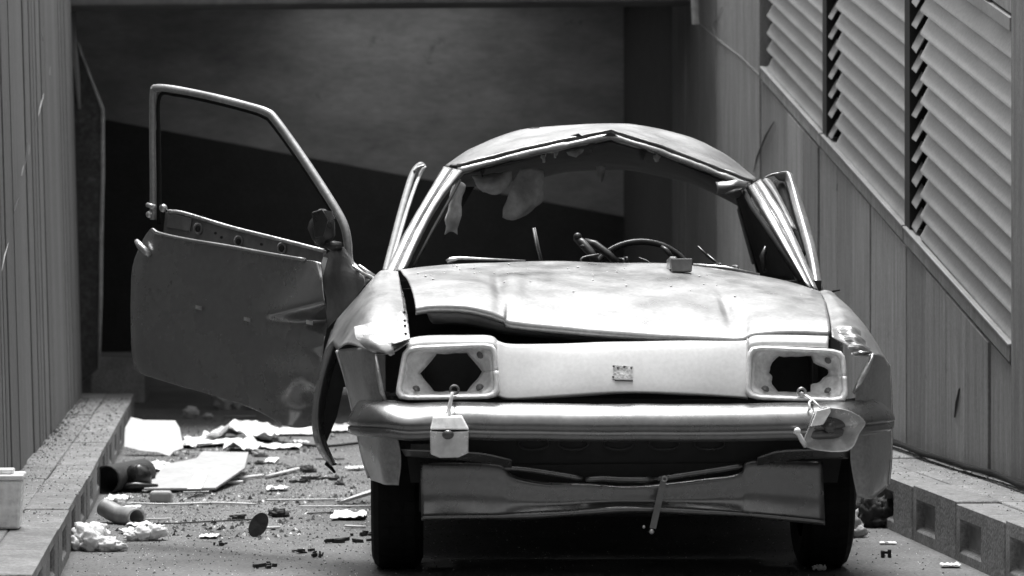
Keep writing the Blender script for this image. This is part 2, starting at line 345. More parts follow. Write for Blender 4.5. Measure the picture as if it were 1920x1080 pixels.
# ---- garage building
ga = empty('garage_building', st(17.4, 0.8), PHI, 'dark garage entrance under a concrete beam behind the car', 'garage')
def gbox(name, m, t0, t1, s0, s1, z0, z1, **k):
    return MB().box((t0 - .8, s0 - 17.4, z0), (t1 - .8, s1 - 17.4, z1)).build(name, m, ga, **k)
def sk(t): return 16.72 + (t + .77) * .244
def skew(name, m, t0, t1, d0, d1, z00, z01, z1, **k):
    P = lambda t, d, z: (t - .8, sk(t) + d - 17.4, z)
    return MB().hexa([P(t0, d0, z00), P(t1, d0, z01), P(t1, d1, z01), P(t0, d1, z00), P(t0, d0, z1), P(t1, d0, z1), P(t1, d1, z1), P(t0, d1, z1)]).build(name, m, ga, **k)
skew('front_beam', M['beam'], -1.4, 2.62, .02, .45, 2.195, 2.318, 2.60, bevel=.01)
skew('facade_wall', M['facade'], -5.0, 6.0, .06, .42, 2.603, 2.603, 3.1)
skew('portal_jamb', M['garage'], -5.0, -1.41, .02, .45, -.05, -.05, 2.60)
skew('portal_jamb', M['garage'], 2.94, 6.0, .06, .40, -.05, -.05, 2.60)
BS = 23.3
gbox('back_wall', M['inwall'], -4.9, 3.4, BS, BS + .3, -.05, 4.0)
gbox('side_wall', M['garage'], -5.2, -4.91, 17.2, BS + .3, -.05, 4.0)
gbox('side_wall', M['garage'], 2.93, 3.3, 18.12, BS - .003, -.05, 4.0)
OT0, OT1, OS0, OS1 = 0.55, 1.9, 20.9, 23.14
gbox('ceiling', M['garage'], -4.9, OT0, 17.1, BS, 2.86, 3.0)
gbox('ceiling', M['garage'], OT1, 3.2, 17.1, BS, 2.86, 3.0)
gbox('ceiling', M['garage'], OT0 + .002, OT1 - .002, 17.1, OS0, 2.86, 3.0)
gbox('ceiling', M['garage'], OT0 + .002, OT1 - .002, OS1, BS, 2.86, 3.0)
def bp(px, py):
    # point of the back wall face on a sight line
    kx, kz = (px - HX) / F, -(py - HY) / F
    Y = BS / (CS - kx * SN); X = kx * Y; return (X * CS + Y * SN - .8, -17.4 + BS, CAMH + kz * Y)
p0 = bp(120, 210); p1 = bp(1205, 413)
MB().prism([(p0[0] - 1.5, p0[1] - .002, -.04), (p1[0], p1[1] - .002, -.04), (p1[0], p1[1] - .002, p1[2]), (p0[0], p0[1] - .002, p0[2]), (p0[0] - 1.5, p0[1] - .002, p0[2] + .16)], (0, -.02, 0)).build('lower_panel', M['inlow'], ga)  # dark panel over the lower back wall, its top edge sloping
# stepped plinth at the left jamb, a bent door leaf edge, a pipe stub
pl = MB(); pl.box((-.16, 0, 0), (.16, .8, .275)); o = pl.build('plinth', M['kerb'], bevel=.01); o.location = ground_pt(222, 757); o.rotation_euler = (0, 0, PHI)
tag(o, 'concrete plinth at the far end of the left kerb', 'plinth')
lf = empty('garage_door_leaf', st(17.0, -.95), PHI, 'dark torn door leaf with a pale edge beyond the left wall', 'door leaf')
def lp(px, py):
    w = world_pt(px, py, 17.05); r = w - st(17.0, -.95); return Vector((r.x * CS + r.y * SN, -r.x * SN + r.y * CS, r.z))
MB().prism([lp(*p) for p in ((138, 60), (150, 95), (192, 205), (190, 450), (186, 690), (150, 720), (132, 400))], (0, .04, 0)).build('leaf_panel', M['leaf'], lf)
m = MB(); m.tube([lp(*p) for p in ((148, 80), (153, 100), (172, 150), (193, 205), (193, 330), (190, 450), (189, 560), (186, 692))], [.008, .008, .008, .012, .012, .013, .012, .010], 6); m.build('leaf_edge', M['pipe'], lf, smooth=True)
m = MB(); m.tube([lp(*p) + Vector((0, -.05, 0)) for p in ((138, 20), (140, 90), (146, 150), (150, 205))], [.016, .02, .016, .008], 6); m.build('bent_strip', M['boardL'], lf, smooth=True)
m = MB(); m.tube([Vector((0, 0, 0)), Vector((.012, 0, -.25))], .020, 10); o = m.build('pipe_stub', M['pipe'], smooth=False); o.location = world_pt(1300, -45, 16.3)
tag(o, 'short pale pipe stub hanging at the top right of the entrance', 'pipe')

# ================================================================== CAR
OX, OY = (1168 - HX) / F * 9.0, 9.0
TH = math.atan(120.0 / F); TC, TS = math.cos(TH), math.sin(TH)
car = empty('car', (OX, OY, 0), TH, 'wrecked silver hatchback with torn open door and empty headlights', 'car')
def C(px, py, v):
    kx, kz = (px - HX) / F, -(py - HY) / F
    Y = (v - TS * OX + TC * OY) / (TC - TS * kx)
    X = kx * Y - OX; y = Y - OY
    return np.array((X * TC + y * TS, -X * TS + y * TC, CAMH + kz * Y))
def CR(*pts): return [C(*p) for p in pts]
def cV(*p): return Vector(C(*p))

# ---- bonnet
rear = [(750, 506), (800, 500), (870, 495), (1000, 489), (1130, 491), (1260, 497), (1400, 512), (1480, 528), (1540, 548)]
front = [(779, 579), (815, 575), (880, 578), (940, 594), (970, 610), (1150, 626), (1300, 634), (1385, 637), (1415, 627), (1480, 623), (1557, 627)]
NU = 130
rr = crom([C(x, y, 1.05) for x, y in rear], NU); ff = crom([C(x, y, 0.26) for x, y in front], NU)
NV = 60; A = np.zeros((NV, NU, 3))
for j in range(NV):
    t = j / (NV - 1)
    A[j] = ff * (1 - t) + rr * t
    A[j, :, 2] += 0.030 * math.sin(math.pi * min(1, t ** 0.62))     # crown of the panel
def hood_d(p, u, t):
    d = 0.004 * nz(p, 5, 3) + 0.006 * nz(p, 2.3, 9)
    xl = p[0]; ul = C(935, 560, .6)[0]; ur = C(1357, 570, .6)[0]
    w = math.exp(-((t - .42) / .33) ** 2)
    d += -0.012 * math.exp(-((xl - ul) / .018) ** 2) * w + 0.010 * math.exp(-((xl - ul - .05) / .03) ** 2) * w
    d += -0.009 * math.exp(-((xl - ur) / .014) ** 2) * math.exp(-((t - .3) / .2) ** 2)
    d += 0.006 * (crumple(p, 5, 2)) * max(0, (u - .75) * 4) + 0.012 * crumple(p, 4, 5) * max(0, 1 - t * 5) * 0.4
    cx = (p[0] - C(955, 530, .8)[0]) / .03; cy = (t - .72) / .05
    d += -0.006 * math.exp(-(cx * cx + cy * cy))
    return d
A = disp(A, lambda p, u, t: hood_d(p, u, t))
if normals(A)[NV // 2, NU // 2][2] < 0: pass
lip = A[0:1].copy(); l1 = lip.copy(); l1[..., 2] -= .012; l1[..., 1] += .004; l2 = l1.copy(); l2[..., 1] += .03; l2[..., 2] -= .006
hood = np.concatenate([l2, l1, A])
MB().grid(hood).build('bonnet', M['paint'], car, smooth=True, solid=.002)
# inner frame of the bonnet, seen dark under the raised lip
fr = np.array([crom(CR((800, 586, .32), (880, 588, .32), (950, 606, .33), (1100, 624, .33), (1300, 637, .33), (1400, 632, .33), (1550, 630, .33)), 60),
               crom(CR((806, 600, .34), (880, 604, .34), (955, 620, .35), (1100, 634, .35), (1300, 641, .35), (1400, 636, .35), (1550, 634, .35)), 60),
               crom(CR((812, 606, .42), (880, 610, .42), (955, 626, .42), (1100, 638, .42), (1300, 643, .42), (1400, 640, .42), (1550, 637, .42)), 60)])
MB().grid(fr).build('bonnet_frame', M['dull'], car, smooth=True, solid=.004)
# glass crumbs on the bonnet
m = MB()
for k in range(70):
    i = random.randrange(5, NU - 5); j = random.randrange(int(NV * .35), NV - 1); p = A[j, i]; r = random.uniform(.0015, .005)
    m.ball((p[0], p[1], p[2] + r * .5), r, (1, 1, .7), 5, 3)
o = m.build('glass_crumbs', M['shard'], car); o['kind'] = 'stuff'

# ---- front panel between the lamps
cols = [(932, 642, 742), (960, 648, 748), (1050, 647, 743), (1170, 643, 736), (1290, 641, 739), (1390, 641, 745), (1402, 636, 747)]
rows = [[C(x, a - 2, .24) for x, a, b in cols], [C(x, a, .165) for x, a, b in cols], [C(x, a + 8, .145) for x, a, b in cols], [C(x, (a + b) / 2, .105) for x, a, b in cols], [C(x, b - 8, .072) for x, a, b in cols], [C(x, b, .075) for x, a, b in cols], [C(x, b + 1, .13) for x, a, b in cols]]
A2 = disp(loft(rows, 40, 90), lambda p, u, t: .0025 * nz(p, 6, 4))
fp = MB().grid(A2).build('front_panel', M['panel'], car, smooth=True, solid=.003)
def on_panel(px, py):
    t = (py - 645) / 95; return C(px, py, .145 - .07 * t)
ce = MB(); e = [on_panel(*q) for q in ((1150, 684), (1186, 686), (1186, 712), (1148, 710))]; ce.prism([x + np.array((0, -.0155, 0)) for x in e], (0, .007, 0)); ce.build('badge_plate', M['badge'], fp)
d = MB()
for q in ((1150, 686), (1158, 689), (1170, 687), (1183, 689), (1149, 706)): d.ball(on_panel(*q) + np.array((0, -.016, 0)), .0035, (1, .6, 1), 6, 4)
d.build('badge_clips', M['dull'], fp)
d = MB(); d.tube([on_panel(1152, 711) + np.array((0, -.016, 0)), on_panel(1186, 712) + np.array((0, -.016, 0))], .003, 5); d.build('badge_edge', M['dull'], fp)
# strips over the lamps
for pts in ([(762, 638), (800, 632), (870, 631), (918, 632), (934, 642)], [(1400, 642), (1416, 632), (1480, 631), (1553, 633)]):
    rows = [[C(x, y - 2, .24) for x, y in pts], [C(x, y, .17) for x, y in pts], [C(x, y + 9, .145) for x, y in pts], [C(x, y + 19, .14) for x, y in pts]]
    MB().grid(loft(rows, 14, 40)).build('lamp_header', M['panel'], car, smooth=True, solid=.003)
# ---- headlights
def superq(n, ex=4.0):
    out = []
    for k in range(n):
        a = 2 * math.pi * k / n; c, s_ = math.cos(a), math.sin(a)
        r = (abs(c) ** ex + abs(s_) ** ex) ** (-1 / ex); out.append((r * c, r * s_))
    return out
def headlight(quad, hole, label):
    TL, TR, BR, BL = quad; n = 48; q = superq(n, 9.0)
    def at(x, y, v):      # -1..1 in the lamp face
        a, b = (x + 1) / 2, (y + 1) / 2
        px = (TL[0] * (1 - a) + TR[0] * a) * b + (BL[0] * (1 - a) + BR[0] * a) * (1 - b)
        py = (TL[1] * (1 - a) + TR[1] * a) * b + (BL[1] * (1 - a) + BR[1] * a) * (1 - b)
        return C(px, py, v + .045 * b)
    hl = empty('headlight', parent_loc) if False else None
    # bezel: rounded ring
    m = MB(); prof = [(1.0, .10), (1.0, .055), (.985, .047), (.955, .045), (.92, .050), (.90, .062)]
    R = np.array([[at(x * k if True else 0, y * (k if k == 1 else 1 - (1 - k) * 1.6), v) for x, y in q] for k, v in prof])
    R = np.concatenate([R, R[:, :1]], axis=1); m.grid(R)
    bez = m.build('headlight', M['bucket'], car, smooth=True, solid=.003)
    bez['label'] = label
    # bowl: from the bezel to the ragged hole
    hq = []
    for k in range(n):
        a = 2 * math.pi * k / n; hx, hy = hole(a); hq.append((hx, hy))
    R = []
    q2 = superq(n, 4.0)
    for w, v in ((0, .062), (.06, .085), (.35, .10), (.7, .115), (1, .125)):
        row = []
        for (x, y), (x2, y2), (hx, hy) in zip(q, q2, hq):
            ox, oy = (x * .90, y * .84) if w == 0 else (x2 * .84, y2 * .84)
            row.append(at(ox * (1 - w) + hx * w, oy * (1 - w) + hy * w, v))
        R.append(row)
    R = np.array(R); R = np.concatenate([R, R[:, :1]], axis=1)
    R = disp(R, lambda p, u, t: .004 * nz(p, 30, 2))
    MB().grid(R).build('lamp_bowl', M['bucket'], bez, smooth=True, solid=.002)
    m = MB(); m.box((0, 0, 0), (0, 0, 0)) if False else None
    pts = [at(-.8, -.9, .30), at(.8, -.9, .30), at(.8, .9, .30), at(-.8, .9, .30)]
    m.prism(pts, (0, .01, 0)); m.build('lamp_cavity', M['under'], bez)
    d = MB()
    for x, y in ((-.62, -.62), (.66, .6), (.62, -.6)):
        d.ball(at(x, y, .095), .012, (1, .7, 1), 8, 5); d.tube([at(x, y, .06), at(x, y, .10)], .004, 6)
    d.build('lamp_screw', M['dull'], bez, smooth=True)
    # wire loop at the bottom
    return at, bez
def hexhole(rx, ry, cx=0, cy=0, jag=0.0, seed=0):
    def f(a):
        k = math.pi / 3; r = math.cos(k / 2) / math.cos((a % k) - k / 2)
        r *= 1 + jag * noise.noise(Vector((math.cos(a) * 1.7 + seed, math.sin(a) * 1.7, 0)))
        return (cx + rx * r * math.cos(a), cy + ry * r * math.sin(a))
    return f
atL, hlL = headlight(((757, 650), (930, 643), (938, 747), (740, 750)), hexhole(.63, .80, .05, -.02), 'empty headlight with a clean six sided hole')
atR, hlR = headlight(((1403, 648), (1583, 656), (1591, 755), (1397, 748)), hexhole(.66, .80, -.04, .0, .40, 3.3), 'empty headlight with a ragged hole')
# ---- bumper
path = crom(CR((676, 790, .42), (672, 790, .26), (680, 791, .12), (715, 793, .02), (800, 796, -.015), (980, 799, -.03), (1168, 801, -.035), (1360, 800, -.03), (1530, 797, -.012), (1600, 792, .03), (1642, 786, .12), (1656, 784, .24), (1656, 784, .40)), 110)
prof = [(-.06, .058), (-.045, .062), (-.02, .056), (.002, .044), (.020, .028), (.029, .012), (.031, .004), (.031, -.006), (.025, -.009), (.025, -.013), (.030, -.016), (.029, -.030), (.022, -.036), (.004, -.040), (-.03, -.040), (-.05, -.040)]
B = np.zeros((len(prof), len(path), 3)); tg = np.gradient(path, axis=0)
for i, p in enumerate(path):
    t = tg[i] / np.linalg.norm(tg[i]); nrm = np.array((t[1], -t[0], 0)); f = i / (len(path) - 1)
    sh = 1 if f < .88 else max(.5, 1 - (f - .88) * 4.0)
    for j, (o, z) in enumerate(prof):
        if 'x' and z > 0.03: z2 = z + .012 * math.exp(-((f - .05) / .10) ** 2)
        else: z2 = z
        B[j, i] = p + nrm * o + np.array((0, 0, z2 * sh))
        k = math.exp(-((f - .31) / .03) ** 2)
        B[j, i] += np.array((0, .012 * k * (z > .02), -.006 * k)) + np.array((0, 1, .6)) * (.0025 * nz(p, 8, 1))
MB().grid(B).build('bumper', M['bumper'], car, smooth=True, solid=.003)
# dark slot between panel and bumper, grille cavity, radiator panel with oval slots
MB().prism(CR((745, 744, .16), (1600, 752, .16), (1600, 790, .16), (745, 790, .16)), (0, .01, 0)).build('slot_backing', M['under'], car)
rg = MB().prism(CR((755, 800, .20), (1590, 800, .20), (1570, 905, .20), (770, 905, .20)), (0, .01, 0)).build('radiator_panel', M['under'], car)
for cx in (1000, 1075, 1160, 1245, 1330):
    d = MB(); c = C(cx, 832, .19); d.tube([Vector((c[0] + .045 * math.cos(a), c[1], c[2] + .018 * math.sin(a))) for a in np.linspace(0, 2 * math.pi, 21)], .003, 5, cap=False); d.build('oval_slot', M['plastic'], rg, smooth=True)
MB().prism(CR((760, 815, .14), (800, 815, .14), (800, 850, .14), (765, 855, .14)), (0, .02, 0)).build('bumper_bracket', M['under'], car)
MB().prism(CR((770, 833, .10), (806, 833, .10), (806, 848, .10), (770, 850, .10)), (0, .03, 0)).build('bumper_bracket', M['dull'], car)
# lower apron behind the lamp, curving round under the bumper
rows = [CR((752, 842, .06), (850, 846, .04), (905, 850, .04), (960, 862, .06)), CR((760, 855, .08), (850, 862, .07), (900, 866, .08), (960, 876, .10))]
MB().grid(loft(rows, 6, 20)).build('apron', M['bumper'], car, smooth=True, solid=.003)
rows = [CR((1420, 858, .06), (1460, 846, .04), (1520, 842, .04), (1596, 842, .06)), CR((1420, 872, .10), (1460, 864, .08), (1520, 860, .07), (1590, 860, .08))]
MB().grid(loft(rows, 6, 20)).build('apron', M['bumper'], car, smooth=True, solid=.003)
# ---- valance
top = [(788, 869), (850, 867), (935, 872), (960, 893), (1020, 906), (1095, 908), (1170, 913), (1235, 910), (1320, 899), (1385, 889), (1400, 868), (1440, 865), (1543, 868)]
bot = [(790, 968), (850, 967), (935, 966), (960, 965), (1020, 963), (1095, 958), (1170, 953), (1235, 954), (1320, 958), (1385, 961), (1400, 962), (1440, 966), (1547, 976)]
rows = [[C(x, y - 1, .17) for x, y in top], [C(x, y, .12) for x, y in top],
        [C(a[0] * .7 + b[0] * .3, a[1] * .7 + b[1] * .3, .116) for a, b in zip(top, bot)],
        [C(a[0] * .35 + b[0] * .65, a[1] * .35 + b[1] * .65, .119) for a, b in zip(top, bot)],
        [C(x, y - 5, .105) for x, y in bot], [C(x, y, .095) for x, y in bot], [C(x, y + 7, .10) for x, y in bot], [C(x, y + 8, .14) for x, y in bot]]
A3 = disp(loft(rows, 44, 110), lambda p, u, t: .004 * nz(p, 5, 11) + .007 * crumple(p, 6, 1) * math.sin(math.pi * t))
va = MB().grid(A3).build('valance', M['bumper'], car, smooth=True, solid=.002)
for pts, r in (([(944, 877), (985, 880), (1040, 888), (1092, 897)], .010), ([(1098, 899), (1130, 897), (1170, 899), (1225, 899)], .011), ([(1225, 899), (1290, 889), (1350, 880), (1392, 873)], .010)):
    m = MB(); m.tube(crom([C(x, y, .10) for x, y in pts], 14), [r * .6] + [r] * 12 + [r * .6], 8, flat=.8); m.build('valance_rail', M['bumper'], va, smooth=True)
MB().prism(CR((940, 872, .19), (1400, 868, .19), (1400, 920, .19), (940, 920, .19)), (0, .008, 0)).build('slot_backing', M['under'], va)
# hanging strip
hs = MB().prism(CR((1240, 893, .06), (1252, 894, .06), (1230, 992, .05), (1218, 990, .05)), (0, .006, 0)).build('hanging_strap', M['dull'], car)
m = MB(); c = C(1246, 898, .055); m.tube([Vector((c[0] + .007 * math.cos(a), c[1], c[2] + .007 * math.sin(a))) for a in np.linspace(0, 2 * math.pi, 13)], .003, 5, cap=False); m.ball(C(1222, 997, .05), .008, (1, .6, 1), 8, 5); m.ball(C(1207, 988, .05), .005, (1, .6, 1), 8, 5); m.build('strap_bolt', M['bare'], hs, smooth=True)
# ---- dangling indicator lamps
il = empty('indicator_lamp'); il.parent = car; il['label'] = 'white indicator lamp hanging upright on its wire'
def lampL(px, py, v): return C(px, py, v)
m = MB(); m.hexa(CR((806, 806, -.10), (880, 806, -.10), (878, 800, -.02), (808, 800, -.02), (812, 782, -.085), (866, 780, -.085), (866, 778, -.03), (812, 778, -.03))); m.build('lamp_cap', M['lampw'], il, bevel=.004)
fa = [C(x, y, -.095) for x, y in ((806, 808), (843, 810), (879, 808), (878, 850), (860, 858), (825, 859), (807, 852))]
m = MB(); m.prism(fa, (0, .05, 0)); m.build('lamp_reflector', M['lens'], il, bevel=.004)
m = MB(); m.ball(C(840, 815, -.10), .017, (1, .6, .8), 10, 7); m.tube([C(840, 815, -.10), C(840, 815, -.06)], .014, 10); m.build('bulb', M['bulb'], il, smooth=True)
m = MB(); m.tube([C(x, y, -.06) for x, y in ((840, 780), (842, 765), (846, 748), (848, 735))], [.010, .007, .006, .005], 6); m.build('wire', M['lampw'], il, smooth=True)
c = C(852, 731, .02); m = MB(); m.tube([Vector((c[0] + .012 * math.cos(a), c[1], c[2] + .012 * math.sin(a))) for a in np.linspace(0, 2 * math.pi, 15)], .004, 6, cap=False); m.tube([C(848, 738, -.055), C(851, 738, .0), C(853, 738, .05)], .004, 5); m.build('wire_ring', M['dull'], il, smooth=True)
ir = empty('indicator_lamp'); ir.parent = car; ir['label'] = 'smashed indicator lamp hanging askew with its reflector showing'
pf = [(1548, 764), (1590, 770), (1622, 790), (1612, 812), (1588, 846), (1512, 838), (1518, 800), (1530, 772)]
rim = crom([C(x, y, -.07) for x, y in pf + pf[:1]], 41)[:-1]; cen = C(1562, 806, -.02)
R = np.array([rim + np.array((0, .012, 0)), rim, rim * .97 + cen * .03 + np.array((0, .006, 0)), rim * .55 + cen * .45 + np.array((0, .02, 0)), rim * .15 + cen * .85 + np.array((0, .012, 0))]); R = np.concatenate([R, R[:, :1]], axis=1)
MB().grid(R).build('lamp_reflector', M['lens'], ir, smooth=True, solid=.002)
m = MB(); m.prism([C(x, y, -.02) for x, y in ((1518, 775), (1555, 770), (1600, 790), (1590, 838), (1520, 834))], (0, .03, 0)); m.build('lamp_back', M['lampw'], ir, bevel=.006)
m = MB(); m.prism(CR((1520, 800, -.085), (1532, 770, -.085), (1556, 764, -.08), (1558, 772, -.08), (1544, 796, -.085)), (0, .012, 0)); m.build('lens_fragment', M['lampw'], ir, bevel=.002)
m = MB(); m.ball(C(1556, 800, -.05), .019, (1, .9, .9), 10, 7); m.build('bulb', M['bulb'], ir, smooth=True)
m = MB(); m.tube(CR((1511, 836, -.06), (1504, 826, -.07), (1498, 815, -.07), (1492, 808, -.07)), [.008, .008, .007, .009], 7); m.ball(C(1495, 808, -.07), .010); m.build('lamp_peg', M['lampw'], ir, smooth=True)
m = MB(); m.tube(CR((1519, 768, -.04), (1517, 755, -.02), (1522, 750, .02), (1502, 736, .06)), .0035, 5); m.tube(CR((1540, 766, -.04), (1528, 754, -.02), (1520, 746, .03), (1502, 736, .06)), .003, 5); m.build('wire', M['lampw'], ir, smooth=True)
c = C(1503, 735, .05); m = MB(); m.tube([Vector((c[0] + .011 * math.cos(a), c[1], c[2] + .011 * math.sin(a))) for a in np.linspace(0, 2 * math.pi, 15)], .004, 6, cap=False); m.build('wire_ring', M['bare'], ir, smooth=True)

# ---- wings
def fender(top, nose, label, seed):
    A = disp(loft([[C(*p) for p in r] for r in top], 50, 30), lambda p, u, t: .003 * nz(p, 7, seed) + .013 * crumple(p, 9, seed) * math.exp(-((t - .18) / .22) ** 2) * math.sin(math.pi * u))
    B = disp(loft([[C(*p) for p in r] for r in nose], 40, 20), lambda p, u, t: .004 * nz(p, 6, seed) + .004 * crumple(p, 8, seed + 3) * u * (1 - u) * 4)
    m = MB(); m.grid(A); m.grid(B); o = m.build('front_wing', M['paint'], car, smooth=True, solid=.003); o['label'] = label
    return o
wl = fender([[(768, 640, .11), (742, 658, .10), (718, 665, .095), (705, 664, .10)],
             [(763, 604, .28), (730, 600, .26), (692, 612, .24), (655, 645, .27)],
             [(758, 574, .42), (724, 566, .42), (682, 584, .42), (633, 655, .42)],
             [(754, 550, .60), (720, 545, .62), (676, 568, .64), (622, 645, .62)],
             [(750, 528, .80), (720, 523, .82), (684, 540, .84), (610, 655, .82)],
             [(746, 510, 1.02), (722, 508, 1.03), (702, 520, 1.04), (632, 600, .98)]],
            [[(705, 664, .10), (680, 652, .18), (633, 655, .42)], [(711, 705, .085), (688, 706, .15), (645, 700, .42)], [(721, 752, .075), (697, 757, .13), (658, 752, .42)],
             [(742, 806, .065), (708, 810, .12), (669, 806, .42)], [(752, 860, .06), (715, 866, .115), (681, 860, .41)], [(748, 910, .055), (722, 908, .11), (697, 900, .40)]],
            'crumpled front wing beside the open door', 5)
wr = fender([[(1560, 632, .11), (1592, 652, .10), (1620, 667, .095), (1637, 664, .10)],
             [(1558, 612, .26), (1588, 612, .25), (1622, 630, .24), (1652, 668, .27)],
             [(1555, 596, .42), (1584, 590, .42), (1618, 610, .42), (1668, 688, .42)],
             [(1550, 575, .62), (1574, 570, .62), (1604, 590, .64), (1655, 672, .62)],
             [(1545, 560, .82), (1562, 556, .82), (1588, 575, .84), (1630, 650, .82)],
             [(1538, 547, 1.02), (1550, 545, 1.03), (1568, 556, 1.04), (1600, 610, .98)]],
            [[(1637, 664, .10), (1655, 668, .2), (1668, 688, .42)], [(1617, 705, .085), (1640, 710, .16), (1669, 728, .42)], [(1604, 752, .075), (1632, 760, .13), (1670, 765, .42)],
             [(1598, 806, .065), (1632, 812, .12), (1670, 806, .42)], [(1594, 860, .06), (1632, 870, .115), (1669, 862, .41)], [(1606, 930, .055), (1636, 935, .11), (1664, 912, .40)]],
            'dented front wing on the side of the right wall', 8)
for o, pts in ((wl, [(631, 657), (645, 700), (657, 750), (669, 805), (681, 860), (692, 896)]), (wr, [(1666, 684), (1670, 728), (1671, 765), (1671, 806), (1670, 862), (1666, 908)])):
    m = MB(); m.tube(crom([C(x, y, .425) for x, y in pts], 24), .0055, 6); m.build('arch_lip', M['bare'], o, smooth=True)
# front edges of the wings beside the headlights
m = MB(); m.tube(CR((704, 664, .09), (709, 700, .08), (716, 735, .075), (724, 752, .075)), [.004, .008, .008, .004], 6); m.build('wing_edge', M['bare'], wl, smooth=True)
m = MB(); m.tube(CR((1637, 664, .09), (1626, 690, .08), (1612, 715, .075), (1600, 738, .075)), [.004, .008, .008, .004], 6); m.build('wing_edge', M['bare'], wr, smooth=True)
# torn crumpled flaps on the crowns
rows = [CR((664, 612, .20), (700, 605, .19), (734, 608, .18)), CR((668, 635, .14), (700, 632, .11), (736, 632, .11)), CR((686, 652, .11), (714, 655, .075), (738, 652, .08)), CR((706, 658, .095), (728, 666, .07), (742, 664, .08))]
MB().grid(disp(loft(rows, 20, 20), lambda p, u, t: .012 * crumple(p, 14, 4))).build('torn_flap', M['paint'], wl, smooth=False, solid=.002)
rows = [CR((1568, 612, .22), (1590, 608, .21), (1610, 616, .22)), CR((1578, 632, .15), (1600, 630, .13), (1622, 640, .15)), CR((1590, 652, .10), (1610, 652, .075), (1634, 658, .09)), CR((1600, 668, .08), (1618, 668, .07), (1632, 662, .08))]
MB().grid(disp(loft(rows, 24, 20), lambda p, u, t: .009 * math.sin(t * 26 + u * 3) * .5 + .008 * crumple(p, 16, 7))).build('torn_flap', M['paint'], wr, smooth=False, solid=.002)
# perforated flange along the bonnet gap
rows = [CR((726, 528, .93), (740, 526, .93), (750, 534, .92)), CR((731, 574, .48), (748, 570, .48), (761, 580, .47)), CR((734, 652, .085), (752, 648, .08), (769, 642, .08))]
FA = disp(loft(rows, 30, 10), lambda p, u, t: .003 * nz(p, 25, 6)); FA[..., 2] += .010
fl = MB().grid(FA).build('wing_flange', M['bare'], wl, smooth=True, solid=.002)
m = MB()
for k in range(11):
    p = FA[3 + int(k * 2.4), 7]; m.ball(p + np.array((0, -.003, .003)), .0045, (1, 1, .8), 6, 4)
m.build('flange_holes', M['under'], wl)['kind'] = 'stuff'
# rear lip of the left arch bent outwards, and the black liner
rows = [CR((622, 618, .99), (601, 688, 1.0), (586, 768, 1.0), (591, 830, 1.0), (619, 876, 1.0)), CR((634, 626, .96), (610, 695, .96), (596, 768, .96), (602, 826, .96), (625, 872, .96)), CR((645, 636, 1.0), (622, 702, 1.02), (607, 770, 1.02), (610, 822, 1.02), (628, 868, 1.02))]
MB().grid(loft(rows, 10, 40)).build('arch_flap', M['door'], wl, smooth=True, solid=.003)
m = MB(); m.prism(CR((640, 640, 1.04), (616, 705, 1.04), (606, 780, 1.04), (609, 838, 1.04), (632, 780, 1.04), (644, 726, 1.04), (700, 720, 1.04), (700, 640, 1.04)), (0, .02, 0)); m.build('arch_liner', M['under'], wl)
m = MB(); m.tube(CR((612, 868, 1.0), (620, 876, .99), (628, 886, 1.0)), [.008, .006, .004], 6); m.tube(CR((618, 872, 1.0), (630, 870, .98)), .004, 5); m.build('torn_tip', M['rubber'], wl)

# ---- inner structure (dark boxes that close the nose and floor)
def cbox(name, mt, x0, x1, y0, y1, z0, z1, parent=car, **k): return MB().box((x0, y0, z0), (x1, y1, z1)).build(name, mt, parent, **k)
cbox('inner_wing', M['under'], -.585, -.57, .22, 1.10, .22, .70)
cbox('inner_wing', M['under'], .57, .585, .22, 1.10, .22, .70)
cbox('bulkhead', M['under'], -.70, .70, 1.10, 1.13, .22, .88)
cbox('floor_pan', M['under'], -.70, .70, 1.13, 3.35, .20, .235)
cbox('engine_block', M['under'], -.50, .50, .46, 1.00, .22, .63, bevel=.02)
cbox('subframe', M['under'], -.56, .56, .60, .80, .17, .215)
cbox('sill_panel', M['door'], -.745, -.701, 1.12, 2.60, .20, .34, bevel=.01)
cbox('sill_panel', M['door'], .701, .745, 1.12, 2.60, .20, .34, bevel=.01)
cbox('cowl', M['under'], -.68, .68, 1.06, 1.098, .78, .855)
# dashboard
da = cbox('dashboard', M['plastic'], -.66, .66, 1.16, 1.42, .60, .845, bevel=.03)
def cflat(poly_uz, v, name, mt, d=.02, parent=car): return MB().prism([(u, v, z) for u, z in poly_uz], (0, d, 0)).build(name, mt, parent)
# rear quarters, tail, right door, seats
def side_mb(sg, y0, y1, archc=None, r=.31):
    # side panel with a wheel arch cut: polygon in (y,z)
    poly = [(y0, .22)]
    if archc:
        poly.append((archc - r, .22))
        for a in np.linspace(math.pi, 0, 13): poly.append((archc + r * math.cos(a), .27 + r * math.sin(a)))
        poly.append((archc + r, .22))
    poly += [(y1, .26), (y1, .79), (y0, .80)]
    return MB().prism([(sg * .765, y, z) for y, z in poly], (-sg * .05, 0, 0))
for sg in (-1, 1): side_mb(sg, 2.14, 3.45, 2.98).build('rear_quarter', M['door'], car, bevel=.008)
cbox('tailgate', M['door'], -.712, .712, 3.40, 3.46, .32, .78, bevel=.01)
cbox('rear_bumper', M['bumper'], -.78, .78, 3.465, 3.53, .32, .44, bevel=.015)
rd = MB().prism([(.765, 1.06, .34), (.765, 2.12, .34), (.765, 2.12, .80), (.765, 1.06, .80)], (-.05, 0, 0)).build('door', M['door'], car, bevel=.01); rd['label'] = 'right hand door left ajar, its window frame bent outwards'
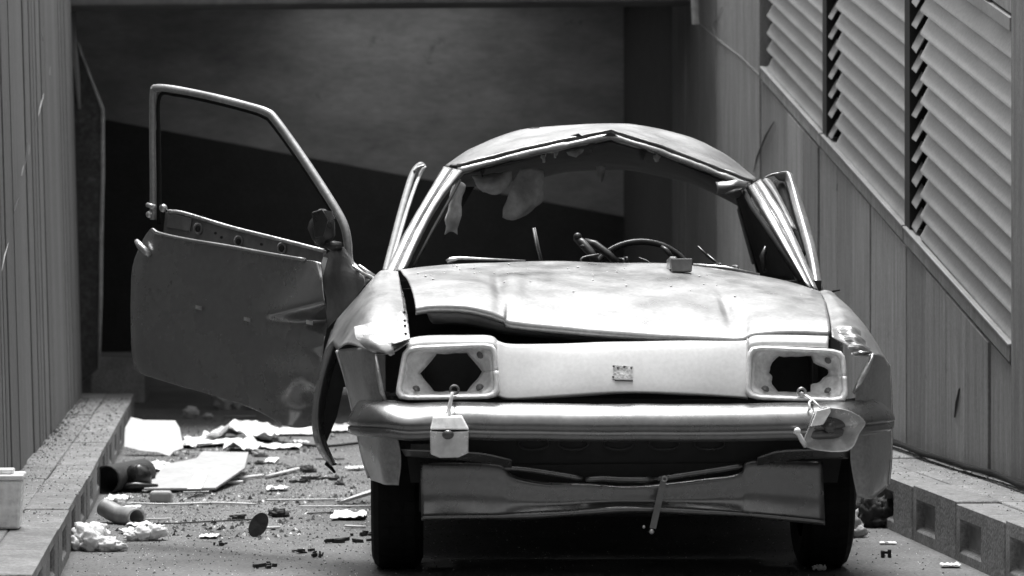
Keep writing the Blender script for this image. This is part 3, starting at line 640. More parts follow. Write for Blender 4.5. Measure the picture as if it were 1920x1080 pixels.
for x in (-.36, .36):
    st_ = cbox('seat', M['plastic'], x - .24, x + .24, 1.75, 2.2, .30, .50, bevel=.04)
    MB().hexa([(x - .23, 2.10, .48), (x + .23, 2.10, .48), (x + .23, 2.24, .48), (x - .23, 2.24, .48), (x - .2, 2.28, .86), (x + .2, 2.28, .86), (x + .2, 2.38, .86), (x - .2, 2.38, .86)]).build('backrest', M['plastic'], st_, bevel=.03)
# ---- wheels
def wheel(x, y):
    tp = [(.175, -.065), (.20, -.074), (.235, -.078), (.256, -.070), (.268, -.055), (.270, -.02), (.270, .02), (.268, .055), (.256, .070), (.235, .078), (.20, .074), (.175, .065)]
    n = 40; R = np.array([[(w, r * math.cos(a), r * math.sin(a)) for a in np.linspace(0, 2 * math.pi, n + 1)] for r, w in tp])
    rt = empty('wheel', (x, y, .270)); rt.parent = car
    m = MB(); m.grid(R)
    for k in range(n):      # tread blocks
        a = 2 * math.pi * k / n
        for w0 in (-.05, -.012, .026):
            q = []
            for ww in (w0, w0 + .026):
                for aa in (a, a + .10): q.append((ww, .2735 * math.cos(aa), .2735 * math.sin(aa)))
            m.add(q, [(0, 1, 3, 2)])
    m.build('tyre', M['rubber'], rt, smooth=False)
    rp = [(.178, -.064), (.170, -.05), (.150, -.045), (.12, -.03), (.07, -.05), (.05, -.058), (.0, -.058)]
    if x > 0: rp = [(r, -w) for r, w in rp]
    R = np.array([[(w, r * math.cos(a), r * math.sin(a)) for a in np.linspace(0, 2 * math.pi, n + 1)] for r, w in rp])
    MB().grid(R).build('rim', M['rim'], rt, smooth=True, solid=.004)
for x, y in ((-.655, .73), (.655, .73), (-.655, 2.98), (.655, 2.98)): wheel(x, y)
# ---- A pillars
def strip(rows, name, mt, nv=30, seed=0, amp=.002, parent=car, **k):
    A = loft([[C(*p) for p in r] for r in rows], nv, len(rows[0]) * 3)
    return MB().grid(disp(A, lambda p, u, t: amp * nz(p, 25, seed))).build(name, mt, parent, smooth=True, solid=.003, **k)
def pillar(o, i, vs, label=None):
    rows = []
    for (ox, oy), (ix, iy), v in zip(o, i, vs):
        f = lambda w, dv: (ox + (ix - ox) * w, oy + (iy - oy) * w, v + dv)
        rows.append([f(0, .05), f(.05, 0), f(.35, -.006), f(.42, .012), f(.50, .012), f(.56, -.004), f(.85, 0), f(.93, .02), f(1, .05)])
    A = np.array([lin([C(*p) for p in r], 25) for r in rows]); A = crom(A, 40)
    A = disp(A, lambda p, u, t: .002 * nz(p, 22, 1))
    o = MB().grid(A).build('windscreen_pillar', M['paint'], car, smooth=True, solid=.003); return o
pL = pillar([(720, 516), (763, 430), (800, 366), (832, 312)], [(762, 504), (797, 430), (832, 370), (872, 322)], [1.06, 1.28, 1.45, 1.62])
pR = pillar([(1536, 548), (1482, 425), (1450, 372), (1426, 336)], [(1510, 534), (1445, 428), (1420, 386), (1400, 352)], [1.06, 1.34, 1.48, 1.62])
# rubber seal hanging in the opening
m = MB(); m.tube(CR((776, 500, 1.1), (812, 430, 1.3), (840, 380, 1.45), (862, 338, 1.6)), .006, 6); m.build('windscreen_seal', M['rubber'], car, smooth=True)
m = MB(); m.tube(CR((1502, 528, 1.1), (1440, 432, 1.32), (1412, 392, 1.46), (1394, 356, 1.6)), .010, 6); m.build('windscreen_seal', M['rubber'], car, smooth=True)
# ---- roof
h0 = [(858, 324), (950, 300), (1045, 279), (1146, 258), (1240, 288), (1330, 322), (1408, 352)]
cr = [(836, 313), (888, 277), (985, 246), (1150, 234), (1272, 253), (1350, 290), (1420, 338)]
rb = [(850, 345), (930, 333), (1040, 318), (1150, 308), (1250, 322), (1330, 350), (1400, 385)]
hv = [1.62, 1.64, 1.66, 1.68, 1.66, 1.64, 1.62]
mix = lambda a, b, w: (a[0] + (b[0] - a[0]) * w, a[1] + (b[1] - a[1]) * w)
def L2(r): return np.array(lin(r, 61))
rows = [L2([C(x, y + 3, v + .03) for (x, y), v in zip(h0, hv)]), L2([C(x, y, v) for (x, y), v in zip(h0, hv)]), L2([C(x, y - 7, v + .005) for (x, y), v in zip(h0, hv)]),
        L2([C(x, y - 9, v + .03) for (x, y), v in zip(h0, hv)]), L2([C(x, y - 13, v + .03) for (x, y), v in zip(h0, hv)]), L2([C(x, y - 15, v + .015) for (x, y), v in zip(h0, hv)])]
mid = []
for w in (.35, .68):
    mid.append(crom([C(*mix((a[0], a[1] - 15), b, w), v + .015 + .45 * w) for a, b, v in zip(h0, cr, hv)], 61))
crest = crom([C(x, y, 2.15) for x, y in cr], 61)
back = crom([C(x, y, 2.9) for x, y in rb], 61)
top1 = np.concatenate([np.array(rows), crom(np.array([rows[-1]] + mid + [crest, crest * .55 + back * .45 + np.array((0, 0, .02)), back]), 50)[1:]])
def roof_d(p, u, t):
    k = min(1, max(0, (t - .12) * 6)); rag_ = .004 * nz(p, 14, 3) + .003 * nz(p, 40, 8); return (1 - k) * rag_ + k * (.006 * nz(p, 4, 2) + .010 * crumple(p, 4.5, 9) + .003 * crumple(p, 14, 3))
ro = MB().grid(disp(top1, roof_d)).build('roof', M['paint'], car, smooth=True, solid=.003)
hl_ = np.concatenate([np.array([r + np.array((0, .035, -.004)) for r in rows[:1]]), np.array([back * .5 + crest * .5 + np.array((0, 0, -.055))]), np.array([back + np.array((0, -.01, -.02))])])
MB().grid(disp(crom(hl_, 24), lambda p, u, t: .008 * nz(p, 7, 5))).build('headliner', M['liner'], ro, smooth=True, solid=.003)
m = MB(); m.tube(crom([C(x, y + 2, 2.88) for x, y in rb], 30), .010, 6); m.build('rear_header', M['dull'], ro, smooth=True)
# roof tears
for pts in (((1070, 254), (1085, 250), (1095, 258)), ((1128, 256), (1145, 248), (1160, 256))):
    m = MB(); m.prism([C(x, y, 1.63) for x, y in pts], (0, .01, 0)); m.build('roof_tear', M['under'], ro)
for pts in (((984, 246), (998, 238), (1012, 238), (1008, 248)),):
    m = MB(); m.prism([C(x, y, 2.10) for x, y in pts], (0, .03, 0)); m.build('roof_shred', M['bare'], ro)
# torn lining in the opening
def rag(name, outline_rows, v, mt, seed, parent=None):
    A = loft([[C(x, y, v + dv) for x, y, dv in r] for r in outline_rows], 18, 14)
    return MB().grid(disp(A, lambda p, u, t: .012 * nz(p, 18, seed) + .006 * nz(p, 45, seed))).build(name, mt, parent or ro, smooth=True, solid=.004)
rag('lining_rag', [[(975, 318, 0), (1000, 316, .02), (1020, 320, 0)], [(962, 345, -.02), (990, 350, 0), (1020, 352, 0)], [(948, 380, 0), (980, 385, -.03), (1018, 378, 0)], [(942, 408, 0), (960, 412, 0), (985, 404, 0)]], 1.95, M['cloth'], 1)
rag('lining_rag', [[(885, 330, 0), (925, 325, .02), (960, 322, 0)], [(895, 348, 0), (925, 345, -.03), (958, 340, 0)], [(905, 360, 0), (930, 364, 0), (950, 352, 0)]], 1.85, M['cloth'], 3)
rag('lining_rag', [[(850, 345, 0), (860, 340, -.02), (870, 348, 0)], [(843, 380, 0), (852, 380, -.03), (866, 382, 0)], [(836, 415, 0), (846, 412, -.02), (860, 418, 0)], [(834, 440, 0), (845, 436, 0), (858, 440, 0)]], 1.62, M['cloth'], 6)
rag('lining_rag', [[(1062, 285, 0), (1078, 282, 0), (1095, 280, 0)], [(1066, 292, 0), (1080, 293, -.02), (1090, 288, 0)]], 1.8, M['cloth'], 7)
rag('lining_rag', [[(1118, 312, 0), (1127, 310, 0), (1135, 312, 0)], [(1120, 340, 0), (1127, 342, -.01), (1134, 338, 0)]], 2.2, M['cloth'], 8)
for k, x in enumerate((905, 1020, 1042, 1110, 1205, 1232)):
    y = 324 - (x - 862) * .235 if x < 1145 else 262 + (x - 1145) * .36
    hgt = random.uniform(8, 30); w = random.uniform(3, 9)
    rag('lining_rag', [[(x - w, y, 0), (x, y - 2, .01), (x + w, y, 0)], [(x - w * .8, y + hgt * .5, -.01), (x, y + hgt * .55, 0), (x + w * .5, y + hgt * .5, 0)], [(x - w * .5, y + hgt, 0), (x, y + hgt * 1.05, -.01), (x + w * .2, y + hgt * .9, 0)]], 1.72, random.choice([M['cloth'], M['liner'], M['dull']]), 20 + k)
# torn sheet at the right upper corner
rag('torn_corner', [[(1342, 342, 0), (1375, 338, -.03), (1404, 342, 0)], [(1345, 352, -.03), (1372, 350, -.05), (1398, 347, -.01)], [(1344, 360, 0), (1368, 362, -.02), (1392, 352, 0)]], 1.58, M['paint'], 9)
m = MB(); m.tube(CR((1356, 363, 1.56), (1375, 358, 1.54), (1390, 353, 1.56)), [.004, .006, .004], 6); m.build('torn_edge', M['bare'], ro, smooth=True)
# B and C pillars (dark trimmed) and rear side glass-less frames
for sg, pts in ((-1, [(870, 350), (890, 350), (800, 505), (765, 505)]), (1, [(1382, 372), (1404, 366), (1452, 524), (1424, 522)])):
    v = 2.2
    MB().prism([C(x, y, v) for x, y in pts], (0, .06, 0)).build('centre_pillar', M['under'], car)
for pts in ([(852, 348), (868, 346), (778, 480), (752, 486)], [(1386, 384), (1402, 384), (1440, 490), (1414, 486)]):
    MB().prism([C(x, y, 2.95) for x, y in pts], (0, .10, -.02)).build('rear_pillar', M['under'], car)
# inner side of the right opening: dark trim between pillar and wall
rows = [[(1396, 362, 1.62), (1388, 368, 1.8), (1384, 374, 2.2)], [(1442, 432, 1.36), (1420, 440, 1.7), (1404, 445, 2.2)], [(1508, 532, 1.1), (1460, 525, 1.6), (1428, 522, 2.2)]]
strip(rows, 'side_trim', M['under'], 16)
# ---- window frame of the right door, bent
def flatframe(pts, name, mt, r, parent, flat=.5, n=40):
    m = MB(); m.tube(crom(CR(*pts), n), r, 8, flat=flat); return m.build(name, mt, parent, smooth=True)
rows = [[(1432, 334, 1.66), (1446, 327, 1.66), (1460, 338, 1.68)], [(1464, 326, 1.68), (1470, 322, 1.66), (1470, 340, 1.68)], [(1484, 326, 1.66), (1478, 326, 1.64), (1473, 342, 1.66)],
        [(1496, 356, 1.60), (1488, 354, 1.58), (1478, 358, 1.60)], [(1514, 410, 1.48), (1503, 408, 1.46), (1492, 412, 1.48)], [(1530, 470, 1.32), (1520, 470, 1.30), (1510, 472, 1.32)], [(1544, 546, 1.12), (1534, 546, 1.10), (1526, 546, 1.12)]]
rf = strip(rows, 'window_frame', M['paint'], 40, parent=rd)
rows = [[(1450, 340, 1.70), (1462, 336, 1.70), (1474, 342, 1.70)], [(1462, 368, 1.63), (1470, 366, 1.62), (1480, 366, 1.62)], [(1480, 420, 1.5), (1486, 418, 1.49), (1494, 416, 1.49)], [(1508, 480, 1.33), (1510, 478, 1.33), (1512, 476, 1.33)]]
strip(rows, 'weatherstrip', M['rubber'], 20, parent=rd)
rows = [[(1430, 338, 1.64), (1436, 334, 1.64), (1446, 338, 1.66)], [(1452, 368, 1.56), (1458, 366, 1.56), (1464, 370, 1.58)], [(1486, 430, 1.42), (1490, 430, 1.42), (1494, 432, 1.42)]]
strip(rows, 'frame_edge', M['dull'], 20, parent=rd)
m = MB(); m.tube(CR((1548, 552, 1.1), (1562, 546, 1.1), (1575, 544, 1.1)), [.012, .008, .005], 6, flat=.5); m.build('mirror_stub', M['rubber'], rd, smooth=True)
# ---- bent frame rising behind the left pillar
bf = flatframe([(722, 512, 1.12), (738, 450, 1.34), (756, 382, 1.6), (774, 325, 1.8), (788, 308, 1.84), (796, 312, 1.84)], 'rear_window_frame', M['dull'], .012, car)
flatframe([(730, 508, 1.10), (748, 445, 1.34), (766, 385, 1.58), (784, 335, 1.78), (797, 312, 1.82)], 'frame_edge', M['paint'], .008, bf)
flatframe([(776, 322, 1.80), (784, 314, 1.80), (796, 310, 1.80)], 'frame_top', M['bare'], .009, bf, n=8)
# ---- wipers, steering wheel, odd bits in the windscreen opening
m = MB(); m.tube(CR((838, 492, 1.07), (846, 487, 1.07), (860, 484, 1.07), (985, 489, 1.06)), [.010, .010, .006, .003], 6); m.build('wiper', M['bare'], car, smooth=True)
m = MB(); m.tube(CR((1003, 427, 1.14), (1008, 455, 1.13), (1018, 492, 1.11)), [.006, .010, .004], 6, flat=.4); m.tube(CR((1000, 428, 1.16), (1006, 460, 1.14), (1014, 492, 1.11)), .004, 5); m.build('wiper', M['dull'], car, smooth=True)
cc = C(1205, 545, 1.5); sw = empty('steering_wheel', tuple(cc)); sw.parent = car; sw.rotation_euler = (math.radians(62), 0, 0)
m = MB(); m.tube([Vector((.185 * math.cos(a), .185 * math.sin(a), 0)) for a in np.linspace(0, 2 * math.pi, 49)], .012, 8, cap=False); m.build('wheel_rim', M['plastic'], sw, smooth=True)
m = MB(); m.tube([(-.18, 0, 0), (0, .0, -.03), (.18, 0, 0)], .012, 6, flat=.5); m.tube([(0, -.18, 0), (0, 0, -.03)], .012, 6); m.ball((0, 0, -.03), .05, (1, 1, .5)); m.build('wheel_spoke', M['plastic'], sw, smooth=True)
m = MB(); m.tube(CR((1080, 446, 1.30), (1092, 456, 1.28), (1108, 474, 1.26), (1118, 494, 1.24)), [.012, .016, .015, .013], 8); m.tube(CR((1096, 452, 1.30), (1115, 458, 1.29), (1140, 476, 1.27), (1160, 496, 1.25)), [.010, .014, .013, .012], 8); m.ball(C(1083, 444, 1.29), .014); m.ball(C(1095, 462, 1.27), .012, (1.3, 1, .7)); m.build('torn_bracket', M['plastic'], car, smooth=True)
m = MB(); m.tube(CR((1240, 462, 1.28), (1250, 470, 1.27), (1262, 486, 1.26)), [.006, .010, .006], 6); m.build('torn_wiring', M['plastic'], car, smooth=True)
m = MB(); m.tube(CR((1325, 478, 1.26), (1345, 494, 1.25), (1366, 510, 1.24)), .006, 6); m.tube(CR((1308, 462, 1.26), (1340, 492, 1.25)), .004, 6); m.build('torn_wiring', M['plastic'], car, smooth=True)
m = MB(); m.tube(CR((1480, 495, 1.2), (1490, 510, 1.18), (1494, 528, 1.16)), [.012, .008, .005], 6, flat=.4); m.build('trim_scrap', M['cloth'], car, smooth=True)
m = MB(); m.tube(CR((1436, 462, 1.3), (1430, 480, 1.3), (1434, 510, 1.28)), [.006, .012, .006], 6); m.build('trim_scrap', M['plastic'], car, smooth=True)
for k in range(7):
    x = random.uniform(1090, 1400); y = 490 + (x - 1130) * .05; q = [(x, y + 14, 1.2), (x + random.uniform(-14, 14), y - random.uniform(0, 8), 1.2), (x + random.uniform(-28, 28), y - random.uniform(2, 12), 1.22)]
    m = MB(); m.tube(crom(CR(*q), 8), random.uniform(.002, .006), 5); m.build('torn_wiring', random.choice([M['plastic'], M['dull']]), car, smooth=True)
for pts in (((1300, 497, 1.10), (1360, 502, 1.10), (1424, 516, 1.10)),):
    m = MB(); m.tube(CR(*pts), .007, 6); m.build('windscreen_trim', M['bare'], car, smooth=True)

# ---- open door
def dv(px): return 1.0 + (680 - px) / 430.0 * .72
D = lambda x, y, e=0.0: C(x, y, dv(x) + e)
ed = empty('door', (0, 0, 0)); ed.parent = car; ed['label'] = 'torn dark door swung wide open with a bare window frame'
rows = [[(284, 428, .03), (300, 438, 0), (350, 448, 0), (430, 461, 0), (500, 474, 0), (560, 485, 0), (588, 489, 0), (602, 492, .02)],
        [(268, 452, .03), (288, 470, 0), (346, 490, 0), (427, 505, 0), (498, 515, 0), (556, 520, 0), (590, 524, 0), (606, 540, .0)],
        [(250, 500, .04), (275, 520, .0), (344, 540, 0), (424, 556, 0), (494, 566, 0), (552, 572, .0), (592, 574, .0), (611, 584, .0)],
        [(246, 560, .04), (270, 575, 0), (342, 590, 0), (421, 600, 0), (492, 606, .0), (552, 608, .0), (594, 610, .0), (613, 612, .0)],
        [(246, 625, .04), (268, 635, 0), (340, 650, 0), (419, 665, 0), (490, 660, .0), (550, 660, .0), (586, 660, .0), (606, 660, .0)],
        [(248, 665, .04), (270, 680, .01), (339, 700, 0), (416, 718, 0), (488, 735, .0), (545, 735, .0), (578, 732, .0), (600, 725, .0)],
        [(251, 690, .05), (272, 703, .03), (338, 724, 0), (412, 745, 0), (478, 768, .01), (530, 796, .0), (562, 802, .0), (594, 796, .0)]]
DP = [(470, 470, 0), (570, 480, -.01), (622, 480, .01), (485, 588, 0), (622, 562, .12), (560, 575, .075), (490, 600, -.010), (622, 600, -.06), (565, 606, -.045), (622, 640, .07), (560, 650, .012),
      (470, 690, 0), (560, 705, .07), (622, 690, -.02), (480, 780, 0), (530, 755, .015), (575, 762, -.085), (622, 740, .02), (540, 815, .03), (622, 815, -.02)]
DTR = [(0, 1, 3), (1, 2, 4), (1, 4, 5), (1, 5, 3), (3, 5, 6), (5, 8, 6), (5, 4, 8), (4, 7, 8), (8, 7, 9), (8, 9, 10), (6, 8, 10), (6, 10, 11), (3, 6, 11), (10, 12, 11), (10, 9, 13), (10, 13, 12), (11, 12, 15), (11, 15, 14), (12, 16, 15), (12, 13, 17), (12, 17, 16), (15, 16, 18), (14, 15, 18), (16, 17, 19), (16, 19, 18)]
def dent(px, py):
    for a, b, c in DTR:
        (x1, y1, h1), (x2, y2, h2), (x3, y3, h3) = DP[a], DP[b], DP[c]
        d = (y2 - y3) * (x1 - x3) + (x3 - x2) * (y1 - y3)
        l1 = ((y2 - y3) * (px - x3) + (x3 - x2) * (py - y3)) / d; l2 = ((y3 - y1) * (px - x3) + (x1 - x3) * (py - y3)) / d; l3 = 1 - l1 - l2
        if min(l1, l2, l3) >= -1e-6: return -.80 * (l1 * h1 + l2 * h2 + l3 * h3)
    return 0.0
Q = loft(rows, 110, 110)
for _ in range(1):
    H = np.array([[dent(q[0], q[1]) for q in row] for row in Q])
for _ in range(16): H[1:-1, 1:-1] = (H[1:-1, 1:-1] * 2 + H[:-2, 1:-1] + H[2:, 1:-1] + H[1:-1, :-2] + H[1:-1, 2:]) / 6
A4 = np.array([[D(q[0], q[1], q[2] + h) for q, h in zip(qr, hr)] for qr, hr in zip(Q, H)])
def door_d(p, u, t):
    k = max(0, (u - .55) / .45)
    return .003 * nz(p, 5, 4) + .0012 * nz(p, 16, 4) + .006 * k * crumple(p, 9, 6.3)
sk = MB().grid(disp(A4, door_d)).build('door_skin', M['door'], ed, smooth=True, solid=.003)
m = MB(); m.tube(crom([D(x, y, -.008) for x, y in ((286, 430), (300, 438), (350, 449), (430, 462), (500, 475), (572, 487))], 30), .006, 6); m.build('skin_edge', M['paint'], ed, smooth=True)
ip = [D(x, y, .10) for x, y in ((310, 398), (340, 400), (430, 428), (520, 450), (606, 470), (606, 512), (560, 500), (430, 476), (305, 446))]
MB().prism(ip, (.01, .015, 0)).build('inner_panel', M['dull'], ed)
m = MB(); m.tube(crom([D(x, y, .09) for x, y in ((316, 396), (345, 400), (432, 426), (520, 448), (606, 470))], 20), .007, 6); m.build('panel_edge', M['bare'], ed, smooth=True)
MB().prism([D(x, y, .088) for x, y in ((318, 400), (360, 410), (356, 434), (312, 426))], (.0, .01, 0)).build('latch_plate', M['dull'], ed, bevel=.002)
for x, y in ((371, 429), (447, 453), (528, 466)):
    c = D(x, y, .088); m = MB(); m.tube([Vector((c[0] + .013 * math.cos(a), c[1] - .004, c[2] + .017 * math.sin(a))) for a in np.linspace(0, 2 * math.pi, 17)], .0045, 6, cap=False); m.build('panel_boss', M['dull'], ed, smooth=True)
    m = MB(); m.ball((c[0], c[1], c[2]), .009, (1, .4, 1.2), 8, 5); m.build('panel_hole', M['under'], ed)
for x, y in ((404, 437), (490, 458), (415, 445)):
    m = MB(); m.ball(D(x, y, .092), .005, (1, .5, 1), 6, 4); m.build('panel_hole', M['under'], ed)
# hinge end: crumpled inner sheet
rows = [[D(604, 480, .05), D(640, 462, .03), D(668, 500, .02)], [D(606, 530, .06), D(645, 520, .0), D(684, 528, .0)], [D(612, 575, .06), D(640, 568, .02), D(668, 556, .02)], [D(614, 615, .05), D(628, 600, .03), D(645, 585, .03)]]
MB().grid(disp(loft(rows, 20, 20), lambda p, u, t: .014 * crumple(p, 12, 3))).build('hinge_panel', M['dull'], ed, smooth=False, solid=.003)
m = MB(); m.prism([D(x, y, .0) for x, y in ((596, 514), (606, 482), (614, 484), (606, 516))], (0, .02, 0)); m.build('hinge_bracket', M['lampw'], ed)
m = MB(); m.tube(CR((660, 498, 1.02), (680, 512, 1.03), (700, 522, 1.05), (716, 520, 1.06)), [.006, .010, .012, .010], 6, flat=.6); m.tube(CR((672, 498, 1.05), (706, 520, 1.05)), .006, 6); m.build('hinge', M['bare'], ed, smooth=True)
# window frame
fp_ = [(287, 412), (287, 340), (286, 250), (287, 176), (293, 165), (330, 168), (400, 182), (470, 200), (500, 210), (516, 224), (560, 285), (600, 345), (632, 396), (646, 425), (652, 455), (655, 490), (668, 506), (690, 530)]
wf = MB(); wf.tube(crom([D(x, y, .06) for x, y in fp_], 120), [.014] * 120, 8, flat=.8)
wf = wf.build('window_frame', M['paint'], ed, smooth=True)
m = MB(); m.tube(crom([D(x, y, .075) for x, y in ((298, 420), (299, 350), (298, 260), (299, 182), (330, 178), (400, 192), (470, 210), (496, 220), (510, 232), (555, 294), (595, 354), (628, 406))], 70), .007, 6); m.build('glass_channel', M['rubber'], wf, smooth=True)
# handle, mirror, badges
m = MB(); m.tube([D(256, 452, -.01), D(262, 460, -.02), D(272, 470, -.022), D(281, 479, -.01)], [.008, .012, .012, .009], 8); m.build('door_handle', M['bare'], ed, smooth=True)
m = MB(); m.ball(D(306, 390, .05), .014); m.tube([D(276, 384, .04), D(290, 388, .04)], [.008, .010], 6); m.ball(D(280, 402, .04), .012); m.build('latch', M['bare'], ed, smooth=True)
mi = MB(); mi.ball(D(604, 428, -.02), .055, (.75, .8, 1.1), 16, 10, .25, 1.6); mi = mi.build('mirror', M['plastic'], ed, smooth=True)
m = MB(); m.prism([D(x, y, -.085) for x, y in ((584, 398), (604, 392), (616, 412), (606, 444), (590, 446))], (0, .012, 0)); m.build('mirror_shell', M['plastic'], mi, bevel=.004)
m = MB(); m.tube([D(612, 455, -.02), D(625, 462, 0), D(640, 462, .03)], [.016, .018, .014], 8); m.build('mirror_arm', M['plastic'], mi, smooth=True)
m = MB(); m.prism([D(x, y, -.06) for x, y in ((606, 394), (622, 396), (628, 410), (612, 416))], (0, .02, 0)); m.build('mirror_shard', M['dull'], mi)
for x, y in ((372, 577), (463, 599), (580, 605)):
    e = -.016 if x < 560 else -.05
    m = MB(); m.prism([D(x + a, y + b, e) for a, b in ((-6, -5), (6, -2), (6, 5), (-6, 2))], (0, .02, 0)); m.build('trim_clip', M['bare'], ed)
for x, y in ((557, 688), (515, 705), (540, 575)):
    m = MB(); m.ball(D(x, y, -.012), .007, (1.3, .6, 1), 8, 5); m.build('puncture', M['under'], ed)

# ================================================================== LOOSE THINGS
def put(o, px, py, z=0.0, rz=0.0, rx=0.0, ry=0.0):
    o.location = ground_pt(px, py, z); o.rotation_euler = (rx, ry, rz); return o
def sheet(w, d, amp, seed, fn=None, n=18, fold=0.0):
    A = np.zeros((n, n, 3))
    for j in range(n):
        for i in range(n):
            x, y = (i / (n - 1) - .5), (j / (n - 1) - .5)
            e = 1 + .10 * noise.noise(Vector((x * 5 + seed, y * 5, 1)))
            p = Vector((x * w * e, y * d * e, 0))
            p.z = amp * (.55 + noise.noise(Vector((x * 4 + seed, y * 4, 0)))) + amp * .6 * abs(noise.noise(Vector((x * 9, y * 9 + seed, 3)))) + fold * max(0, 1 - abs(x - y * .3) * 4)
            A[j, i] = p
    A[..., 2] -= A[..., 2].min() - .004
    return A
def paper(name, px, py, w, d, amp, seed, label, cat, mt='paper', rz=0.0, rx=0.0, z=0.0, fold=0.0, group=None, ry=0.0):
    o = MB().grid(sheet(w, d, amp, seed, fold=fold)).build(name, M[mt], smooth=False, solid=.002)
    put(o, px, py, z, rz, rx, ry); return tag(o, label, cat, group)
# big white sheet leaning on rubble
def leaning(name, pts, Y0, lean, mt, label, cat, thick=.006):
    base = world_pt(pts[0][0], max(p[1] for p in pts), Y0); zb_ = min(world_pt(x, y, Y0).z for x, y in pts)
    base.z = 0
    v = []
    for x, y in pts:
        w = world_pt(x, y, Y0); zz = w.z - zb_; v.append((w.x - base.x, zz * lean, zz + .002))
    o = MB().prism(v, (0, thick, 0)).build(name, M[mt]); o.location = base; return tag(o, label, cat)
leaning('paper_sheet', [(231, 845), (229, 812), (238, 793), (262, 798), (322, 799), (332, 812), (342, 848), (325, 853), (318, 862), (296, 855), (262, 852)], F * CAMH / (856 - HY), .9, 'paper', 'large white sheet leaning beside the left kerb', 'paper')
paper('paper_sheet', 455, 826, .34, .5, .05, 3, 'crumpled white paper ridge lying in front of the open door', 'paper', fold=.05)
paper('paper_sheet', 402, 833, .26, .5, .02, 8, 'flat pale paper strip left of the crumpled paper ridge', 'paper', rz=.2)
paper('paper_sheet', 455, 846, .16, .4, .025, 12, 'small creased paper at the near edge of the crumpled ridge', 'paper', fold=.03)
paper('paper_sheet', 352, 838, .10, .3, .02, 5, 'scrap of paper touching the large white sheet', 'paper')
paper('paper_sheet', 560, 812, .26, .5, .012, 17, 'white paper under the lowest corner of the open door', 'paper', rz=-.1)
paper('paper_sheet', 640, 806, .16, .5, .015, 21, 'white paper seen through the wheel arch gap', 'paper')
paper('paper_sheet', 525, 841, .20, .25, .012, 26, 'narrow white paper strip below the door corner', 'paper')
paper('paper_sheet', 510, 866, .05, .25, .008, 28, 'tiny white scrap in the middle of the grit', 'paper')
paper('paper_sheet', 220, 938, .08, .20, .01, 31, 'bent white scrap under the black pipe mouth', 'paper')
paper('paper_sheet', 225, 955, .14, .12, .008, 33, 'white strip lying behind the elbow pipe', 'paper')
paper('paper_sheet', 262, 988, .08, .12, .01, 36, 'white scrap between the elbow pipe and the foam', 'paper')
paper('paper_sheet', 305, 880, .10, .30, .01, 41, 'white scrap tucked behind the pale cardboard', 'paper')
paper('paper_sheet', 655, 971, .12, .24, .012, 44, 'oval white scrap left of the front tyre', 'paper')
paper('paper_sheet', 392, 1008, .06, .1, .004, 46, 'small pale scrap alone on the clean asphalt', 'paper')
# cardboard
o = MB().prism([(-.16, 0, .012), (.12, .02, .012), (.19, .55, .05), (.16, 1.1, .075), (-.04, 1.15, .075), (-.05, .95, .06), (-.155, .75, .05)], (0, 0, .008)).build('cardboard_sheet', M['card']); put(o, 346, 925); tag(o, 'large pale cardboard sheet lying flat near the kerb', 'cardboard')
o = MB().prism([(-.03, 0, 0), (.025, .01, 0), (.035, .16, .05), (-.01, .18, .055)], (0, 0, .004)).build('paper_sheet', M['paper']); put(o, 365, 918, .03, 0); tag(o, 'small bright paper on the near edge of the cardboard', 'paper')
o = MB().prism([(-.09, 0, 0), (.02, 0, 0), (.03, .25, .01), (-.08, .2, .01)], (0, 0, .01)).build('cardboard_sheet', M['card']); put(o, 410, 912); tag(o, 'short cardboard strip right of the big cardboard', 'cardboard')
o = MB().box((-.04, 0, 0), (.04, .06, .045)).build('cup', M['card'], bevel=.01); put(o, 300, 944); tag(o, 'small pale cup piece in front of the cardboard', 'cup')
# pipes
def hollow(name, pts, r, mt, label, px, py, n=16, rz=0.0):
    m = MB(); m.tube(crom(pts, 22), r, n, cap=False); o = m.build(name, M[mt], smooth=True, solid=.006, off=-1); put(o, px, py, 0, rz); return tag(o, label, 'pipe')
hollow('elbow_pipe', [(-.085, .05, .055), (-.06, .03, .045), (-.02, .0, .030), (.03, -.05, .030), (.05, -.09, .030)], .027, 'pipe', 'grey elbow pipe with its open end toward the car', 236, 982)
hollow('pipe', [(-.045, -.10, .055), (.0, .05, .055), (.06, .25, .055)], .052, 'black', 'dark open pipe pressed against the left kerb', 226, 922)
m = MB(); m.ball((0, 0, .055), .055, (1, .9, 1), 16, 10, .3, 3); m.tube([(-.08, -.03, .02), (0, -.06, .03), (.08, -.02, .02)], .014, 6); o = m.build('charred_lump', M['plastic'], smooth=True); put(o, 258, 922); tag(o, 'shiny black lump right of the dark open pipe', 'debris')
